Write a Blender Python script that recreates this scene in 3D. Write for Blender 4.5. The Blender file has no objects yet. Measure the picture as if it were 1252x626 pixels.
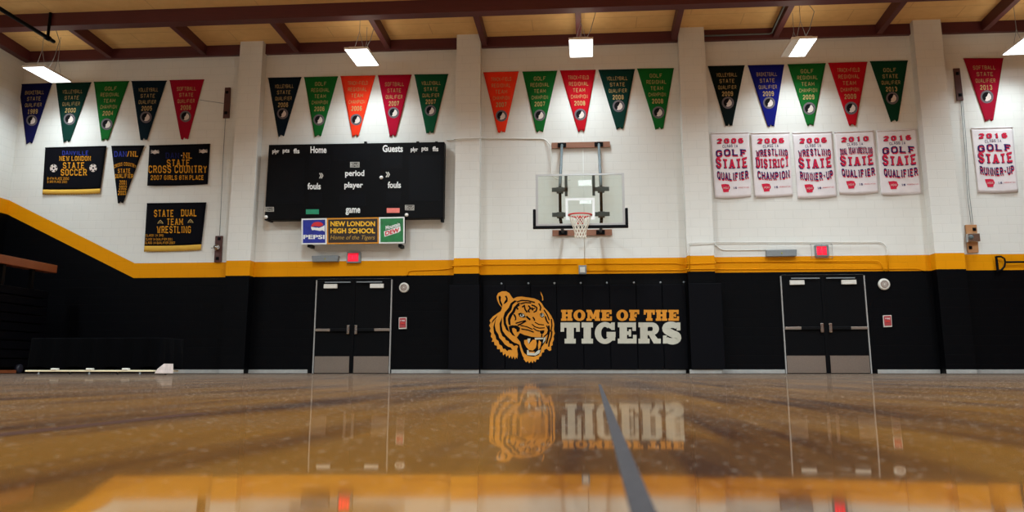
import bpy, bmesh, math, random
from mathutils import Vector, Matrix
from mathutils.geometry import tessellate_polygon
random.seed(7)
S = bpy.context.scene
COL = S.collection
# ------------------------------------------------------------------ camera (focal length in pixels of the 1252x626 frame)
FPX, CX, CY = 1087.4, 626.0, 230.3
PITCH, YAW = 0.20199, 0.08588
H = 0.0650                 # lens height above the floor
D = 20.5                   # distance to the end wall
_c, _s = math.cos(YAW), math.sin(YAW)
_f0, _r, _z = Vector((-_s, _c, 0)), Vector((_c, _s, 0)), Vector((0, 0, 1))
FW = _f0 * math.cos(PITCH) + _z * math.sin(PITCH)
UP = -_f0 * math.sin(PITCH) + _z * math.cos(PITCH)
RT = _r
EYE = Vector((0, 0, H))
def ray(px, py): return RT * ((px - CX) / FPX) - UP * ((py - CY) / FPX) + FW
def at(px, py, Y=D):
    d = ray(px, py); return EYE + d * (Y / d.y)
def onz(px, py, Z):
    d = ray(px, py); return EYE + d * ((Z - H) / d.z)
cam = bpy.data.cameras.new('camera'); co = bpy.data.objects.new('camera', cam); COL.objects.link(co)
M3 = Matrix((RT, UP, -FW)).transposed()
co.matrix_world = Matrix.Translation(EYE) @ M3.to_4x4()
cam.sensor_width = 36; cam.lens = FPX / 1252 * 36; cam.shift_y = (CY - 313) / 1252
cam.clip_start = 0.02; cam.clip_end = 200
cam.dof.use_dof = True; cam.dof.focus_distance = 16; cam.dof.aperture_fstop = 9
S.camera = co
# ------------------------------------------------------------------ render look
S.view_settings.view_transform = 'Standard'; S.view_settings.look = 'None'
S.view_settings.exposure = 0.0; S.view_settings.gamma = 1.0
S.view_settings.use_curve_mapping = False
S.cycles.use_denoising = True
S.cycles.max_bounces = 8; S.cycles.diffuse_bounces = 4; S.cycles.glossy_bounces = 4
S.cycles.transparent_max_bounces = 16
S.cycles.sample_clamp_indirect = 6
w = bpy.data.worlds.new('world'); S.world = w; w.use_nodes = True
w.node_tree.nodes['Background'].inputs[0].default_value = (0, 0, 0, 1)
# ------------------------------------------------------------------ materials
def lin(c): 
    return tuple((x / 255 / 12.92 if x / 255 <= .04045 else ((x / 255 + .055) / 1.055) ** 2.4) for x in c) + (1,)
def nmat(name):
    m = bpy.data.materials.new(name); m.use_nodes = True
    nt = m.node_tree; return m, nt, nt.nodes['Principled BSDF']
def N(nt, t, **kw):
    n = nt.nodes.new(t)
    for k, v in kw.items(): setattr(n, k, v)
    return n
def math_(nt, op, a, b=None, clamp=False):
    n = N(nt, 'ShaderNodeMath', operation=op, use_clamp=clamp)
    for i, v in enumerate((a, b)):
        if v is None: continue
        if isinstance(v, (int, float)): n.inputs[i].default_value = v
        else: nt.links.new(v, n.inputs[i])
    return n.outputs[0]
def mixc(nt, fac, a, b):
    n = N(nt, 'ShaderNodeMix', data_type='RGBA')
    for i, v in ((0, fac), (6, a), (7, b)):
        if isinstance(v, (int, float)): n.inputs[i].default_value = v
        elif isinstance(v, tuple): n.inputs[i].default_value = v
        else: nt.links.new(v, n.inputs[i])
    return n.outputs[2]
def pm(name, rgb, rough=.6, metal=0., var=.06, scale=14., spec=.5, bump=0.):
    m, nt, b = nmat(name)
    tc = N(nt, 'ShaderNodeTexCoord'); no = N(nt, 'ShaderNodeTexNoise'); no.inputs['Scale'].default_value = scale
    no.inputs['Detail'].default_value = 3
    nt.links.new(tc.outputs['Object'], no.inputs['Vector'])
    c = lin(rgb); d = tuple(max(0, x * (1 - 2 * var)) for x in c[:3]) + (1,); e = tuple(min(1, x * (1 + 2 * var)) for x in c[:3]) + (1,)
    nt.links.new(mixc(nt, no.outputs['Fac'], d, e), b.inputs['Base Color'])
    b.inputs['Roughness'].default_value = rough; b.inputs['Metallic'].default_value = metal
    b.inputs['Specular IOR Level'].default_value = spec
    if bump:
        bp = N(nt, 'ShaderNodeBump'); bp.inputs['Strength'].default_value = bump; bp.inputs['Distance'].default_value = .01
        nt.links.new(no.outputs['Fac'], bp.inputs['Height']); nt.links.new(bp.outputs[0], b.inputs['Normal'])
    return m
def emis(name, rgb, st):
    m, nt, b = nmat(name)
    b.inputs['Base Color'].default_value = lin(rgb); b.inputs['Emission Color'].default_value = lin(rgb)
    b.inputs['Emission Strength'].default_value = st
    return m
# painted levels of the hall
ZB = at(700, 335).z; ZT = at(700, 316.2).z            # yellow band, lower and upper edge
PXA = at(163, 343).x; PXB = at(9, 262).x              # where the band climbs to the corner
RISE = at(9, 262).z - ZB
XL = at(9, 262).x                                      # left wall
def wall_paint():
    m, nt, b = nmat('painted_block')
    geo = N(nt, 'ShaderNodeNewGeometry'); sp = N(nt, 'ShaderNodeSeparateXYZ'); nt.links.new(geo.outputs['Position'], sp.inputs[0])
    X, Y, Z = sp.outputs
    ramp = math_(nt, 'DIVIDE', math_(nt, 'SUBTRACT', PXA, X), PXA - PXB, True)
    ramp = math_(nt, 'MULTIPLY', ramp, 1.0, True)
    Ze = math_(nt, 'SUBTRACT', Z, math_(nt, 'MULTIPLY', ramp, RISE))
    lo = math_(nt, 'GREATER_THAN', Ze, ZB); hi = math_(nt, 'GREATER_THAN', Ze, ZT)
    cream, yel, blk = lin((218, 216, 209)), lin((216, 140, 6)), lin((3, 3, 5))
    c = mixc(nt, lo, blk, yel); c = mixc(nt, hi, c, cream)
    # block courses
    xy = math_(nt, 'ADD', X, Y); cv = N(nt, 'ShaderNodeCombineXYZ')
    nt.links.new(xy, cv.inputs[0]); nt.links.new(Z, cv.inputs[1])
    br = N(nt, 'ShaderNodeTexBrick'); nt.links.new(cv.outputs[0], br.inputs['Vector'])
    br.inputs['Scale'].default_value = 1; br.inputs['Brick Width'].default_value = .406; br.inputs['Row Height'].default_value = .203
    br.inputs['Mortar Size'].default_value = .007; br.inputs['Mortar Smooth'].default_value = .4
    no = N(nt, 'ShaderNodeTexNoise'); no.inputs['Scale'].default_value = 1.3; no.inputs['Detail'].default_value = 5
    nt.links.new(geo.outputs['Position'], no.inputs['Vector'])
    hs = N(nt, 'ShaderNodeHueSaturation'); nt.links.new(c, hs.inputs['Color'])
    v = math_(nt, 'ADD', math_(nt, 'MULTIPLY', no.outputs['Fac'], .10), .95)
    v = math_(nt, 'SUBTRACT', v, math_(nt, 'MULTIPLY', br.outputs['Fac'], .07))
    nt.links.new(v, hs.inputs['Value']); nt.links.new(hs.outputs[0], b.inputs['Base Color'])
    bp = N(nt, 'ShaderNodeBump', invert=True); bp.inputs['Strength'].default_value = .35; bp.inputs['Distance'].default_value = .006
    nt.links.new(br.outputs['Fac'], bp.inputs['Height'])
    n2 = N(nt, 'ShaderNodeTexNoise'); n2.inputs['Scale'].default_value = 60
    nt.links.new(geo.outputs['Position'], n2.inputs['Vector'])
    b2 = N(nt, 'ShaderNodeBump'); b2.inputs['Strength'].default_value = .12; b2.inputs['Distance'].default_value = .004
    nt.links.new(n2.outputs['Fac'], b2.inputs['Height']); nt.links.new(bp.outputs[0], b2.inputs['Normal'])
    nt.links.new(b2.outputs[0], b.inputs['Normal'])
    b.inputs['Roughness'].default_value = .5; b.inputs['Specular IOR Level'].default_value = .06
    return m
def floor_mat():
    m, nt, b = nmat('varnished_maple')
    out = nt.nodes['Material Output']; nt.nodes.remove(b)
    geo = N(nt, 'ShaderNodeNewGeometry'); P = geo.outputs['Position']
    def noise(sx, sy, scale, det=4, rough=.55):
        mp = N(nt, 'ShaderNodeMapping'); mp.inputs['Scale'].default_value = (sx, sy, 1)
        nt.links.new(P, mp.inputs['Vector'])
        n = N(nt, 'ShaderNodeTexNoise'); n.inputs['Scale'].default_value = scale; n.inputs['Detail'].default_value = det
        n.inputs['Roughness'].default_value = rough
        nt.links.new(mp.outputs[0], n.inputs['Vector']); return n.outputs['Fac']
    big = noise(5.0, .35, 1.0, 4, .6)
    rp = N(nt, 'ShaderNodeValToRGB'); nt.links.new(big, rp.inputs[0])
    e = rp.color_ramp.elements
    e[0].position = .38; e[0].color = lin((58, 29, 13)); e[1].position = .57; e[1].color = lin((134, 88, 30))
    x = e.new(.47); x.color = lin((106, 66, 24))
    fine = noise(34, 1.4, 1, 4)
    wood = mixc(nt, math_(nt, 'MULTIPLY', fine, .35), rp.outputs[0], lin((80, 46, 22)))
    dif = N(nt, 'ShaderNodeBsdfDiffuse'); nt.links.new(wood, dif.inputs['Color'])
    gl = N(nt, 'ShaderNodeBsdfGlossy'); gl.inputs['Color'].default_value = (1, .95, .84, 1)
    smear = noise(.5, .5, 3, 3)
    nt.links.new(math_(nt, 'ADD', math_(nt, 'MULTIPLY', smear, .035), .018), gl.inputs['Roughness'])
    # boards cupped by a few millimetres: gentle slopes of the finish
    sp = N(nt, 'ShaderNodeSeparateXYZ'); nt.links.new(P, sp.inputs[0]); PX, PY, _ = sp.outputs
    def gauss(c, w_, amp):
        q = math_(nt, 'DIVIDE', math_(nt, 'SUBTRACT', PY, c), w_)
        return math_(nt, 'MULTIPLY', math_(nt, 'EXPONENT', math_(nt, 'MULTIPLY', math_(nt, 'MULTIPLY', q, q), -1.0)), amp)
    wob = math_(nt, 'SUBTRACT', noise(1.6, 1, 2.2, 2), .5)
    sy = math_(nt, 'ADD', gauss(.93, .22, -.0078), math_(nt, 'ADD', gauss(.58, .08, .0022), gauss(.42, .07, -.0045)))
    xx = math_(nt, 'MULTIPLY', PX, PX)
    side = math_(nt, 'MULTIPLY', math_(nt, 'DIVIDE', xx, math_(nt, 'ADD', xx, .05)), -.0050)
    sy = math_(nt, 'ADD', math_(nt, 'ADD', sy, math_(nt, 'MULTIPLY', side, gauss(.4, .5, 1.0))), math_(nt, 'MULTIPLY', wob, .003))
    nv = N(nt, 'ShaderNodeCombineXYZ'); nt.links.new(math_(nt, 'MULTIPLY', sy, -1.0), nv.inputs[1]); nv.inputs[2].default_value = 1
    vn = N(nt, 'ShaderNodeVectorMath', operation='NORMALIZE'); nt.links.new(nv.outputs[0], vn.inputs[0])
    nt.links.new(vn.outputs[0], gl.inputs['Normal'])
    fr = N(nt, 'ShaderNodeFresnel'); fr.inputs['IOR'].default_value = 1.9
    coat = N(nt, 'ShaderNodeMixShader'); nt.links.new(math_(nt, 'MINIMUM', fr.outputs[0], .60), coat.inputs[0])
    nt.links.new(dif.outputs[0], coat.inputs[1]); nt.links.new(gl.outputs[0], coat.inputs[2])
    # thin dust film: covers more of the surface the flatter one looks along it
    lw = N(nt, 'ShaderNodeLayerWeight'); lw.inputs['Blend'].default_value = .5
    cosv = math_(nt, 'SUBTRACT', 1.0, lw.outputs['Facing'])
    speck = noise(1, 1, 70, 2); patch = noise(.5, .9, 2.6, 5, .65)
    tau = math_(nt, 'MULTIPLY', math_(nt, 'ADD', math_(nt, 'MULTIPLY', speck, .6), math_(nt, 'MULTIPLY', math_(nt, 'MULTIPLY', patch, patch), 2.8)), DUST)
    fac = math_(nt, 'POWER', math_(nt, 'DIVIDE', tau, math_(nt, 'ADD', tau, cosv), True), 1.7)
    dd = N(nt, 'ShaderNodeBsdfDiffuse'); dc = mixc(nt, patch, lin((38, 31, 28)), lin((74, 65, 58))); grit = math_(nt, 'MULTIPLY', math_(nt, 'SUBTRACT', noise(1, .5, 120, 1), .63), 9, True); nt.links.new(mixc(nt, grit, dc, lin((170, 156, 140))), dd.inputs['Color'])
    mx = N(nt, 'ShaderNodeMixShader'); nt.links.new(fac, mx.inputs[0])
    nt.links.new(coat.outputs[0], mx.inputs[1]); nt.links.new(dd.outputs[0], mx.inputs[2])
    nt.links.new(mx.outputs[0], out.inputs['Surface'])
    return m
DUST = .040
def ceiling_mat():
    m, nt, b = nmat('tan_roof_deck')
    geo = N(nt, 'ShaderNodeNewGeometry'); sp = N(nt, 'ShaderNodeSeparateXYZ'); nt.links.new(geo.outputs['Position'], sp.inputs[0])
    cv = N(nt, 'ShaderNodeCombineXYZ'); nt.links.new(sp.outputs[0], cv.inputs[0]); nt.links.new(sp.outputs[1], cv.inputs[1])
    br = N(nt, 'ShaderNodeTexBrick'); nt.links.new(cv.outputs[0], br.inputs['Vector'])
    br.inputs['Scale'].default_value = 1; br.inputs['Brick Width'].default_value = 2.44; br.inputs['Row Height'].default_value = .61
    br.inputs['Mortar Size'].default_value = .012
    no = N(nt, 'ShaderNodeTexNoise'); no.inputs['Scale'].default_value = 5; nt.links.new(geo.outputs['Position'], no.inputs['Vector'])
    c = mixc(nt, no.outputs['Fac'], lin((204, 162, 102)), lin((222, 182, 120)))
    c = mixc(nt, math_(nt, 'MULTIPLY', br.outputs['Fac'], .35), c, lin((150, 112, 72)))
    nt.links.new(c, b.inputs['Base Color']); b.inputs['Roughness'].default_value = .9
    return m
def wood_mat(name, a, c, rough=.45, sx=.8, sy=9):
    m, nt, b = nmat(name)
    tc = N(nt, 'ShaderNodeTexCoord'); mp = N(nt, 'ShaderNodeMapping'); mp.inputs['Scale'].default_value = (sx, sy, sy)
    nt.links.new(tc.outputs['Object'], mp.inputs['Vector'])
    no = N(nt, 'ShaderNodeTexNoise'); no.inputs['Scale'].default_value = 2.2; no.inputs['Detail'].default_value = 5
    nt.links.new(mp.outputs[0], no.inputs['Vector'])
    nt.links.new(mixc(nt, no.outputs['Fac'], lin(a), lin(c)), b.inputs['Base Color']); b.inputs['Roughness'].default_value = rough
    return m
def cloth_mat(name, rgb, rough=.9, spec=.12):
    m, nt, b = nmat(name)
    geo = N(nt, 'ShaderNodeNewGeometry')
    no = N(nt, 'ShaderNodeTexNoise'); no.inputs['Scale'].default_value = 5; no.inputs['Detail'].default_value = 4
    nt.links.new(geo.outputs['Position'], no.inputs['Vector'])
    c = lin(rgb)
    nt.links.new(mixc(nt, no.outputs['Fac'], tuple(x * .86 for x in c[:3]) + (1,), tuple(min(1, x * 1.12) for x in c[:3]) + (1,)), b.inputs['Base Color'])
    b.inputs['Roughness'].default_value = rough; b.inputs['Specular IOR Level'].default_value = spec
    return m
def glass_mat():
    m, nt, b = nmat('tempered_glass'); out = nt.nodes['Material Output']; nt.nodes.remove(b)
    tr = N(nt, 'ShaderNodeBsdfTransparent'); tr.inputs[0].default_value = (.945, .985, .965, 1)
    gl = N(nt, 'ShaderNodeBsdfGlossy'); gl.inputs['Roughness'].default_value = .015
    fr = N(nt, 'ShaderNodeFresnel'); fr.inputs['IOR'].default_value = 1.5
    no = N(nt, 'ShaderNodeTexNoise'); no.inputs['Scale'].default_value = 30
    mx = N(nt, 'ShaderNodeMixShader')
    nt.links.new(math_(nt, 'ADD', math_(nt, 'MULTIPLY', no.outputs['Fac'], .01), fr.outputs[0]), mx.inputs[0])
    nt.links.new(tr.outputs[0], mx.inputs[1]); nt.links.new(gl.outputs[0], mx.inputs[2]); nt.links.new(mx.outputs[0], out.inputs['Surface'])
    return m
WALL, FLOOR, CEIL, GLASS = wall_paint(), floor_mat(), ceiling_mat(), glass_mat()
BEAM = wood_mat('dark_red_glulam', (68, 22, 26), (88, 32, 34), .55)
RAFT = wood_mat('dark_red_rafter', (68, 22, 26), (88, 32, 34), .55, 9, .8)
BOARDW = wood_mat('brown_backing_board', (122, 78, 56), (150, 100, 74), .6)
DARKBOARD = wood_mat('dark_stained_board', (60, 26, 20), (84, 40, 30), .6)
TANBOARD = wood_mat('tan_plywood_board', (168, 116, 70), (190, 136, 88), .6)
SEATW = wood_mat('varnished_seat_plank', (118, 60, 32), (148, 80, 44), .4, 9, 1)
BLK = pm('black_paint', (3, 3, 5), .5, spec=.08)
BLKM = pm('black_powder_coat', (5, 5, 7), .5, spec=.1)
BLKPAD = pm('black_vinyl', (4, 4, 8), .5, var=.1, scale=5, bump=.05, spec=.07)
GREY = pm('grey_painted_steel', (120, 124, 126), .5)
GREYD = pm('dark_grey_steel', (92, 102, 104), .5)
SILV = pm('brushed_aluminium', (190, 190, 188), .32, .9, scale=40)
STEEL = pm('stainless_kick_plate', (142, 130, 120), .38, .85, scale=30)
CHROME = pm('bright_zinc', (205, 208, 210), .2, 1)
WHITE = pm('white_enamel', (232, 230, 224), .5)
OFFW = pm('off_white_plastic', (205, 200, 190), .5)
BASEG = pm('pale_grey_vinyl_base', (146, 144, 140), .5, var=.12, scale=9)
JAMB = pm('pale_grey_jamb', (150, 146, 142), .45)
RED = pm('red_enamel', (188, 42, 34), .4)
REDP = pm('red_plastic', (150, 48, 52), .4)
NETM = pm('white_cord', (214, 206, 190), .8)
LK = 97
LAMPON = emis('lit_lens', (240, 248, 255), 7)
LAMPOFF = pm('unlit_lens', (226, 222, 210), .4)
EXITR = emis('lit_red_letters', (255, 24, 60), 2.6)
EXITB = emis('lit_red_face', (240, 8, 50), .32)
GOLDT = cloth_mat('gold_felt', (205, 140, 34))
TANT = cloth_mat('old_gold_felt', (176, 150, 98))
YELT = pm('yellow_print', (232, 176, 20), .5)
ORG = pm('orange_print', (206, 134, 42), .5, spec=.15)
CREAMP = pm('cream_print', (186, 182, 166), .5, spec=.2)
WPRINT = pm('white_print', (225, 225, 222), .5)
DKPRINT = pm('black_print', (4, 3, 5), .5, spec=.06)
BLUEF = cloth_mat('royal_blue_felt', (52, 60, 150))
NAVYD = cloth_mat('dim_blue_felt', (24, 28, 78))
RPRINT = cloth_mat('red_banner_print', (200, 40, 66))
NPRINT = cloth_mat('navy_banner_print', (46, 34, 88))
WCLOTH = cloth_mat('white_banner_cloth', (222, 214, 214))
BCLOTH = cloth_mat('black_banner_cloth', (5, 5, 12))
FRINGE = cloth_mat('gold_fringe', (206, 160, 66))
GREYF = cloth_mat('grey_felt', (104, 96, 100))
BLKF = cloth_mat('black_felt', (16, 14, 18))
WHITEF = cloth_mat('white_felt', (210, 196, 186))
DRAPE = cloth_mat('black_drape_cloth', (3, 3, 4), .9, .03)
# ------------------------------------------------------------------ mesh helpers
WL = {}
class MB:
    def __init__(s): s.v = []; s.f = []; s.sm = []; s.k = 0
    def lift(s): s.k += 1; return Vector((0, -.00022 * (s.k % 9), 0))
    def add(s, vs, fs, smooth=False):
        o = len(s.v); s.v += [Vector(p) for p in vs]
        for f in fs: s.f.append(tuple(o + i for i in f)); s.sm.append(smooth)
        return s
    def box(s, x0, x1, y0, y1, z0, z1):
        return s.hexa([(x0, y0, z0), (x1, y0, z0), (x1, y1, z0), (x0, y1, z0)], [(x0, y0, z1), (x1, y0, z1), (x1, y1, z1), (x0, y1, z1)])
    def hexa(s, a, b):
        return s.add(list(a) + list(b), [(3, 2, 1, 0), (4, 5, 6, 7), (0, 1, 5, 4), (1, 2, 6, 5), (2, 3, 7, 6), (3, 0, 4, 7)])
    def slab(s, quad, Y0, Y1):
        """a board whose front outline is the pixel quad TL TR BR BL on plane Y0, reaching back to Y1"""
        a = [at(*q, Y0) for q in quad]; a = [a[3], a[2], a[1], a[0]]
        b = [Vector((p.x, Y1, p.z)) for p in a]
        return s.hexa(a, b)
    def tube(s, pts, r, n=10, closed=False, caps=True):
        pts = [Vector(p) for p in pts]; m = len(pts); rings = []
        prev = None
        for i, p in enumerate(pts):
            if closed: t = pts[(i + 1) % m] - pts[i - 1]
            else: t = pts[min(i + 1, m - 1)] - pts[max(i - 1, 0)]
            t.normalize()
            if prev is None:
                a = Vector((0, 0, 1)) if abs(t.z) < .9 else Vector((1, 0, 0)); u = t.cross(a).normalized()
            else: u = (prev - t * prev.dot(t)).normalized()
            prev = u; v = t.cross(u)
            rr = r[i] if isinstance(r, (list, tuple)) else r
            rings.append([p + (u * math.cos(2 * math.pi * k / n) + v * math.sin(2 * math.pi * k / n)) * rr for k in range(n)])
        vs = [q for g in rings for q in g]; fs = []
        for i in range(m if closed else m - 1):
            for k in range(n):
                a, b2 = i * n, ((i + 1) % m) * n
                fs.append((a + k, a + (k + 1) % n, b2 + (k + 1) % n, b2 + k))
        s.add(vs, fs, True)
        if caps and not closed:
            s.add(rings[0], [tuple(range(n - 1, -1, -1))]); s.add(rings[-1], [tuple(range(n))])
        return s
    def lathe(s, c, ax, prof, n=24):
        """prof: list of (radius, distance along ax)"""
        ax = Vector(ax).normalized(); a = Vector((0, 0, 1)) if abs(ax.z) < .9 else Vector((1, 0, 0)); u = ax.cross(a).normalized(); v = ax.cross(u)
        vs = []
        for r, h in prof:
            for k in range(n):
                t = 2 * math.pi * k / n; vs.append(Vector(c) + ax * h + (u * math.cos(t) + v * math.sin(t)) * max(r, 1e-4))
        fs = [(i * n + k, i * n + (k + 1) % n, (i + 1) * n + (k + 1) % n, (i + 1) * n + k) for i in range(len(prof) - 1) for k in range(n)]
        return s.add(vs, fs, True)
    def poly(s, pts):
        pts = [Vector(p) for p in pts]
        return s.add(pts, [tuple(t) for t in tessellate_polygon([[Vector((p.x, p.z, 0)) for p in pts]])])
    def build(s, name, mat, parent=None, bevel=0., smooth=None, solid=0.):
        me = bpy.data.meshes.new(name)
        if parent is None:
            xs = [p.x for p in s.v]; ys = [p.y for p in s.v]; zs = [p.z for p in s.v]
            org = Vector(((min(xs) + max(xs)) / 2, (min(ys) + max(ys)) / 2, min(zs)))
        else: org = WL[parent.name]
        me.from_pydata([tuple(p - org) for p in s.v], [], s.f)
        for p, q in zip(me.polygons, s.sm): p.use_smooth = q if smooth is None else smooth
        bm = bmesh.new(); bm.from_mesh(me)
        if s.weld: bmesh.ops.remove_doubles(bm, verts=bm.verts, dist=1e-5)
        bmesh.ops.recalc_face_normals(bm, faces=bm.faces); bm.to_mesh(me); bm.free()
        me.materials.append(mat); me.update()
        o = bpy.data.objects.new(name, me); COL.objects.link(o)
        if parent is None: o.location = org
        else: o.parent = parent
        WL[o.name] = org
        if solid: md = o.modifiers.new('thickness', 'SOLIDIFY'); md.thickness = solid; md.offset = 0
        if bevel: md = o.modifiers.new('bevel', 'BEVEL'); md.width = bevel; md.segments = 2; md.limit_method = 'ANGLE'
        return o
    weld = True
def tag(o, label, cat, group=None):
    o['label'] = label; o['category'] = cat
    if group: o['group'] = group
    return o
def thing(name, label, cat, loc, group=None, kind=None):
    o = bpy.data.objects.new(name, None); COL.objects.link(o); o.location = loc; o.empty_display_size = .1
    WL[o.name] = Vector(loc)
    if kind: o['kind'] = kind
    return tag(o, label, cat, group)
def struct(o, label=None, cat=None):
    o['kind'] = 'structure'
    if label: o['label'] = label
    if cat: o['category'] = cat
    return o
def copy_tree(o, off, label, group):
    def rec(a, par):
        c = a.copy(); COL.objects.link(c)
        if par is not None: c.parent = par
        WL[c.name] = WL[a.name] + Vector(off)
        for ch in [x for x in bpy.data.objects if x.parent == a]: rec(ch, c)
        return c
    c = rec(o, None); c.location = o.location + Vector(off); c['label'] = label; c['group'] = group
    return c
# ------------------------------------------------------------------ block letters drawn as strokes on a 4 x 6 grid
G = {
'A': '0 0 1.7 6 2.3 6 4 0|.7 2 3.3 2', 'B': '0 0 0 6 3 6 4 5.2 4 3.8 3.2 3.1 0 3.1|3.2 3.1 4 2.4 4 .8 3 0 0 0',
'C': '4 4.4 4 5 3 6 1 6 0 5 0 1 1 0 3 0 4 1 4 1.6', 'D': '0 0 0 6 2.8 6 4 4.9 4 1.1 2.8 0 0 0', 'E': '4 6 0 6 0 0 4 0|0 3.1 3 3.1',
'F': '4 6 0 6 0 0|0 3.1 3 3.1', 'G': '4 4.5 4 5 3 6 1 6 0 5 0 1 1 0 3 0 4 1 4 2.7 2.3 2.7', 'H': '0 0 0 6|4 0 4 6|0 3.1 4 3.1',
'I': '.6 0 .6 6', 'J': '4 6 4 1 3 0 1 0 0 1 0 2', 'K': '0 0 0 6|4 6 0 2.6|1.3 3.7 4 0', 'L': '0 6 0 0 4 0', 'M': '0 0 0 6 2.5 2 5 6 5 0',
'N': '0 0 0 6 4.4 0 4.4 6', 'O': '0 1 0 5 1 6 3 6 4 5 4 1 3 0 1 0 0 1', 'P': '0 0 0 6 3 6 4 5.1 4 3.6 3 2.8 0 2.8',
'Q': '0 1 0 5 1 6 3 6 4 5 4 1 3 0 1 0 0 1|2.4 1.8 4.2 -.5', 'R': '0 0 0 6 3 6 4 5.1 4 3.7 3 2.9 0 2.9|2.2 2.9 4 0',
'S': '4 4.5 4 5 3 6 1 6 0 5 0 4 1 3.2 3 2.8 4 2 4 1 3 0 1 0 0 1 0 1.5', 'T': '2 0 2 6|0 6 4 6', 'U': '0 6 0 1 1 0 3 0 4 1 4 6', 'V': '0 6 2 0 4 6',
'W': '0 6 1.2 0 2.6 4.4 4 0 5.2 6', 'X': '0 0 4 6|0 6 4 0', 'Y': '0 6 2 3 4 6|2 3 2 0', 'Z': '0 6 4 6 0 0 4 0',
'0': '0 1 0 5 1 6 3 6 4 5 4 1 3 0 1 0 0 1', '1': '.6 4.6 2 6 2 0|.8 0 3.2 0', '2': '0 4.6 0 5 1 6 3 6 4 5 4 3.8 0 .6 0 0 4 0', '3': '0 5 1 6 3 6 4 5 4 3.8 3 3.1 1.6 3.1|3 3.1 4 2.4 4 1 3 0 1 0 0 1',
'4': '3 0 3 6 0 2 4 2', '5': '4 6 0 6 0 3.4 3 3.6 4 2.8 4 1 3 0 1 0 0 1', '6': '4 5 3 6 1 6 0 5 0 1 1 0 3 0 4 1 4 2.6 3 3.4 0 3.4', '7': '0 6 4 6 1.4 0',
'8': '1 3.1 0 3.9 0 5 1 6 3 6 4 5 4 3.9 3 3.1 1 3.1 0 2.3 0 1 1 0 3 0 4 1 4 2.3 3 3.1', '9': '0 1 1 0 3 0 4 1 4 5 3 6 1 6 0 5 0 3.6 1 2.8 4 2.8',
'-': '.3 3 2.7 3', '/': '0 -.4 2.6 6.4', '+': '.5 3 3.5 3|2 1.5 2 4.5', '&': '4 0 .8 4.6 1.6 6 2.6 5.6 2.4 4 .2 2 .2 .8 1.4 0 4 2.4', "'": '.5 6 .5 4.6', '.': '.3 0 .3 .6', ' ': '',
}
GW = {'I': 1.2, 'N': 4.4, 'M': 5, 'W': 5.2, '-': 3, '/': 2.6, "'": 1, '.': .6, ' ': 2.2}
def seglist(ch):
    out = []
    for st in G[ch].split('|'):
        n = [float(x) for x in st.split()]
        if n: out.append([(n[i], n[i + 1]) for i in range(0, len(n), 2)])
    return out
def strokes(mb, line, t, f, cuts=1):
    """one polyline as a mitred ribbon of width t in the flat drawing space, each corner sent through f"""
    P = [Vector(p) for p in line]; closed = (P[0] - P[-1]).length < 1e-6
    if closed: P = P[:-1]
    n = len(P); L = []; R = []
    for i in range(n):
        a = P[i - 1] if (i or closed) else None; b = P[(i + 1) % n] if (i < n - 1 or closed) else None
        d0 = (P[i] - a).normalized() if a is not None else None; d1 = (b - P[i]).normalized() if b is not None else None
        if d0 is None: d0 = d1
        if d1 is None: d1 = d0
        m = d0 + d1
        if m.length < .3: m = d1
        m.normalize(); nn = Vector((-m.y, m.x)); k = min(1.8, 1 / max(.4, abs(nn.dot(Vector((-d1.y, d1.x))))))
        L.append(P[i] + nn * (t / 2 * k)); R.append(P[i] - nn * (t / 2 * k))
    for i in range(n if closed else n - 1):
        j = (i + 1) % n; e = mb.lift()
        for c in range(cuts):
            u0, u1 = c / cuts, (c + 1) / cuts
            q = [L[i].lerp(L[j], u0), L[i].lerp(L[j], u1), R[i].lerp(R[j], u1), R[i].lerp(R[j], u0)]
            mb.add([f(p.x, p.y) + e for p in q], [(0, 1, 2, 3)])
def letters(mb, text, box, f, t=.9, serif=False, arc=0., gap=1.7, cuts=2, aw=0.):
    """text fills box (x0, y0, x1, y1; y grows downwards) of the drawing space of f. t: stroke width in sixths of the letter height.
    arc: how far the ends of the line drop, aw: how much taller the ends are"""
    x0, y0, x1, y1 = box
    pos = []; x = 0.
    for ch in text:
        pos.append((ch, x)); x += GW.get(ch, 4) + t + gap * (1 if ch != ' ' else 0)
    tot = x - gap
    sx = (x1 - x0) / tot; sy = (y1 - y0) / (6 + t)
    def g(a, b):
        u = (a / tot - .5) * 2
        v = y1 - b * sy * (1 + aw * u * u) + arc * u * u
        return f(x0 + a * sx, v)
    for ch, ox in pos:
        for line in seglist(ch):
            strokes(mb, [(px + ox + t / 2, py + t / 2) for px, py in line], t, g, cuts)
            if serif:
                e = t * .42
                for i, q in enumerate(line):
                    if q[1] not in (0., 6.): continue
                    nb = line[i - 1] if i else line[1]
                    nb2 = line[i + 1] if i < len(line) - 1 else nb
                    vert = [b for b in (nb, nb2) if abs(b[0] - q[0]) < 1.8 and abs(b[1] - q[1]) > 1.8]
                    if not vert: continue
                    yy = q[1] + t / 2 + (t * .16 if q[1] == 0 else -t * .16)
                    a, b = q[0] - t / 2 - e, q[0] + t / 2 + e
                    if (ch in 'O0QGCSU' and q[1] == 0) or (ch == 'A' and q[1] == 6): continue
                    strokes(mb, [(ox + a + t / 2, yy), (ox + b + t / 2, yy)], t * .68, g, 1)
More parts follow.
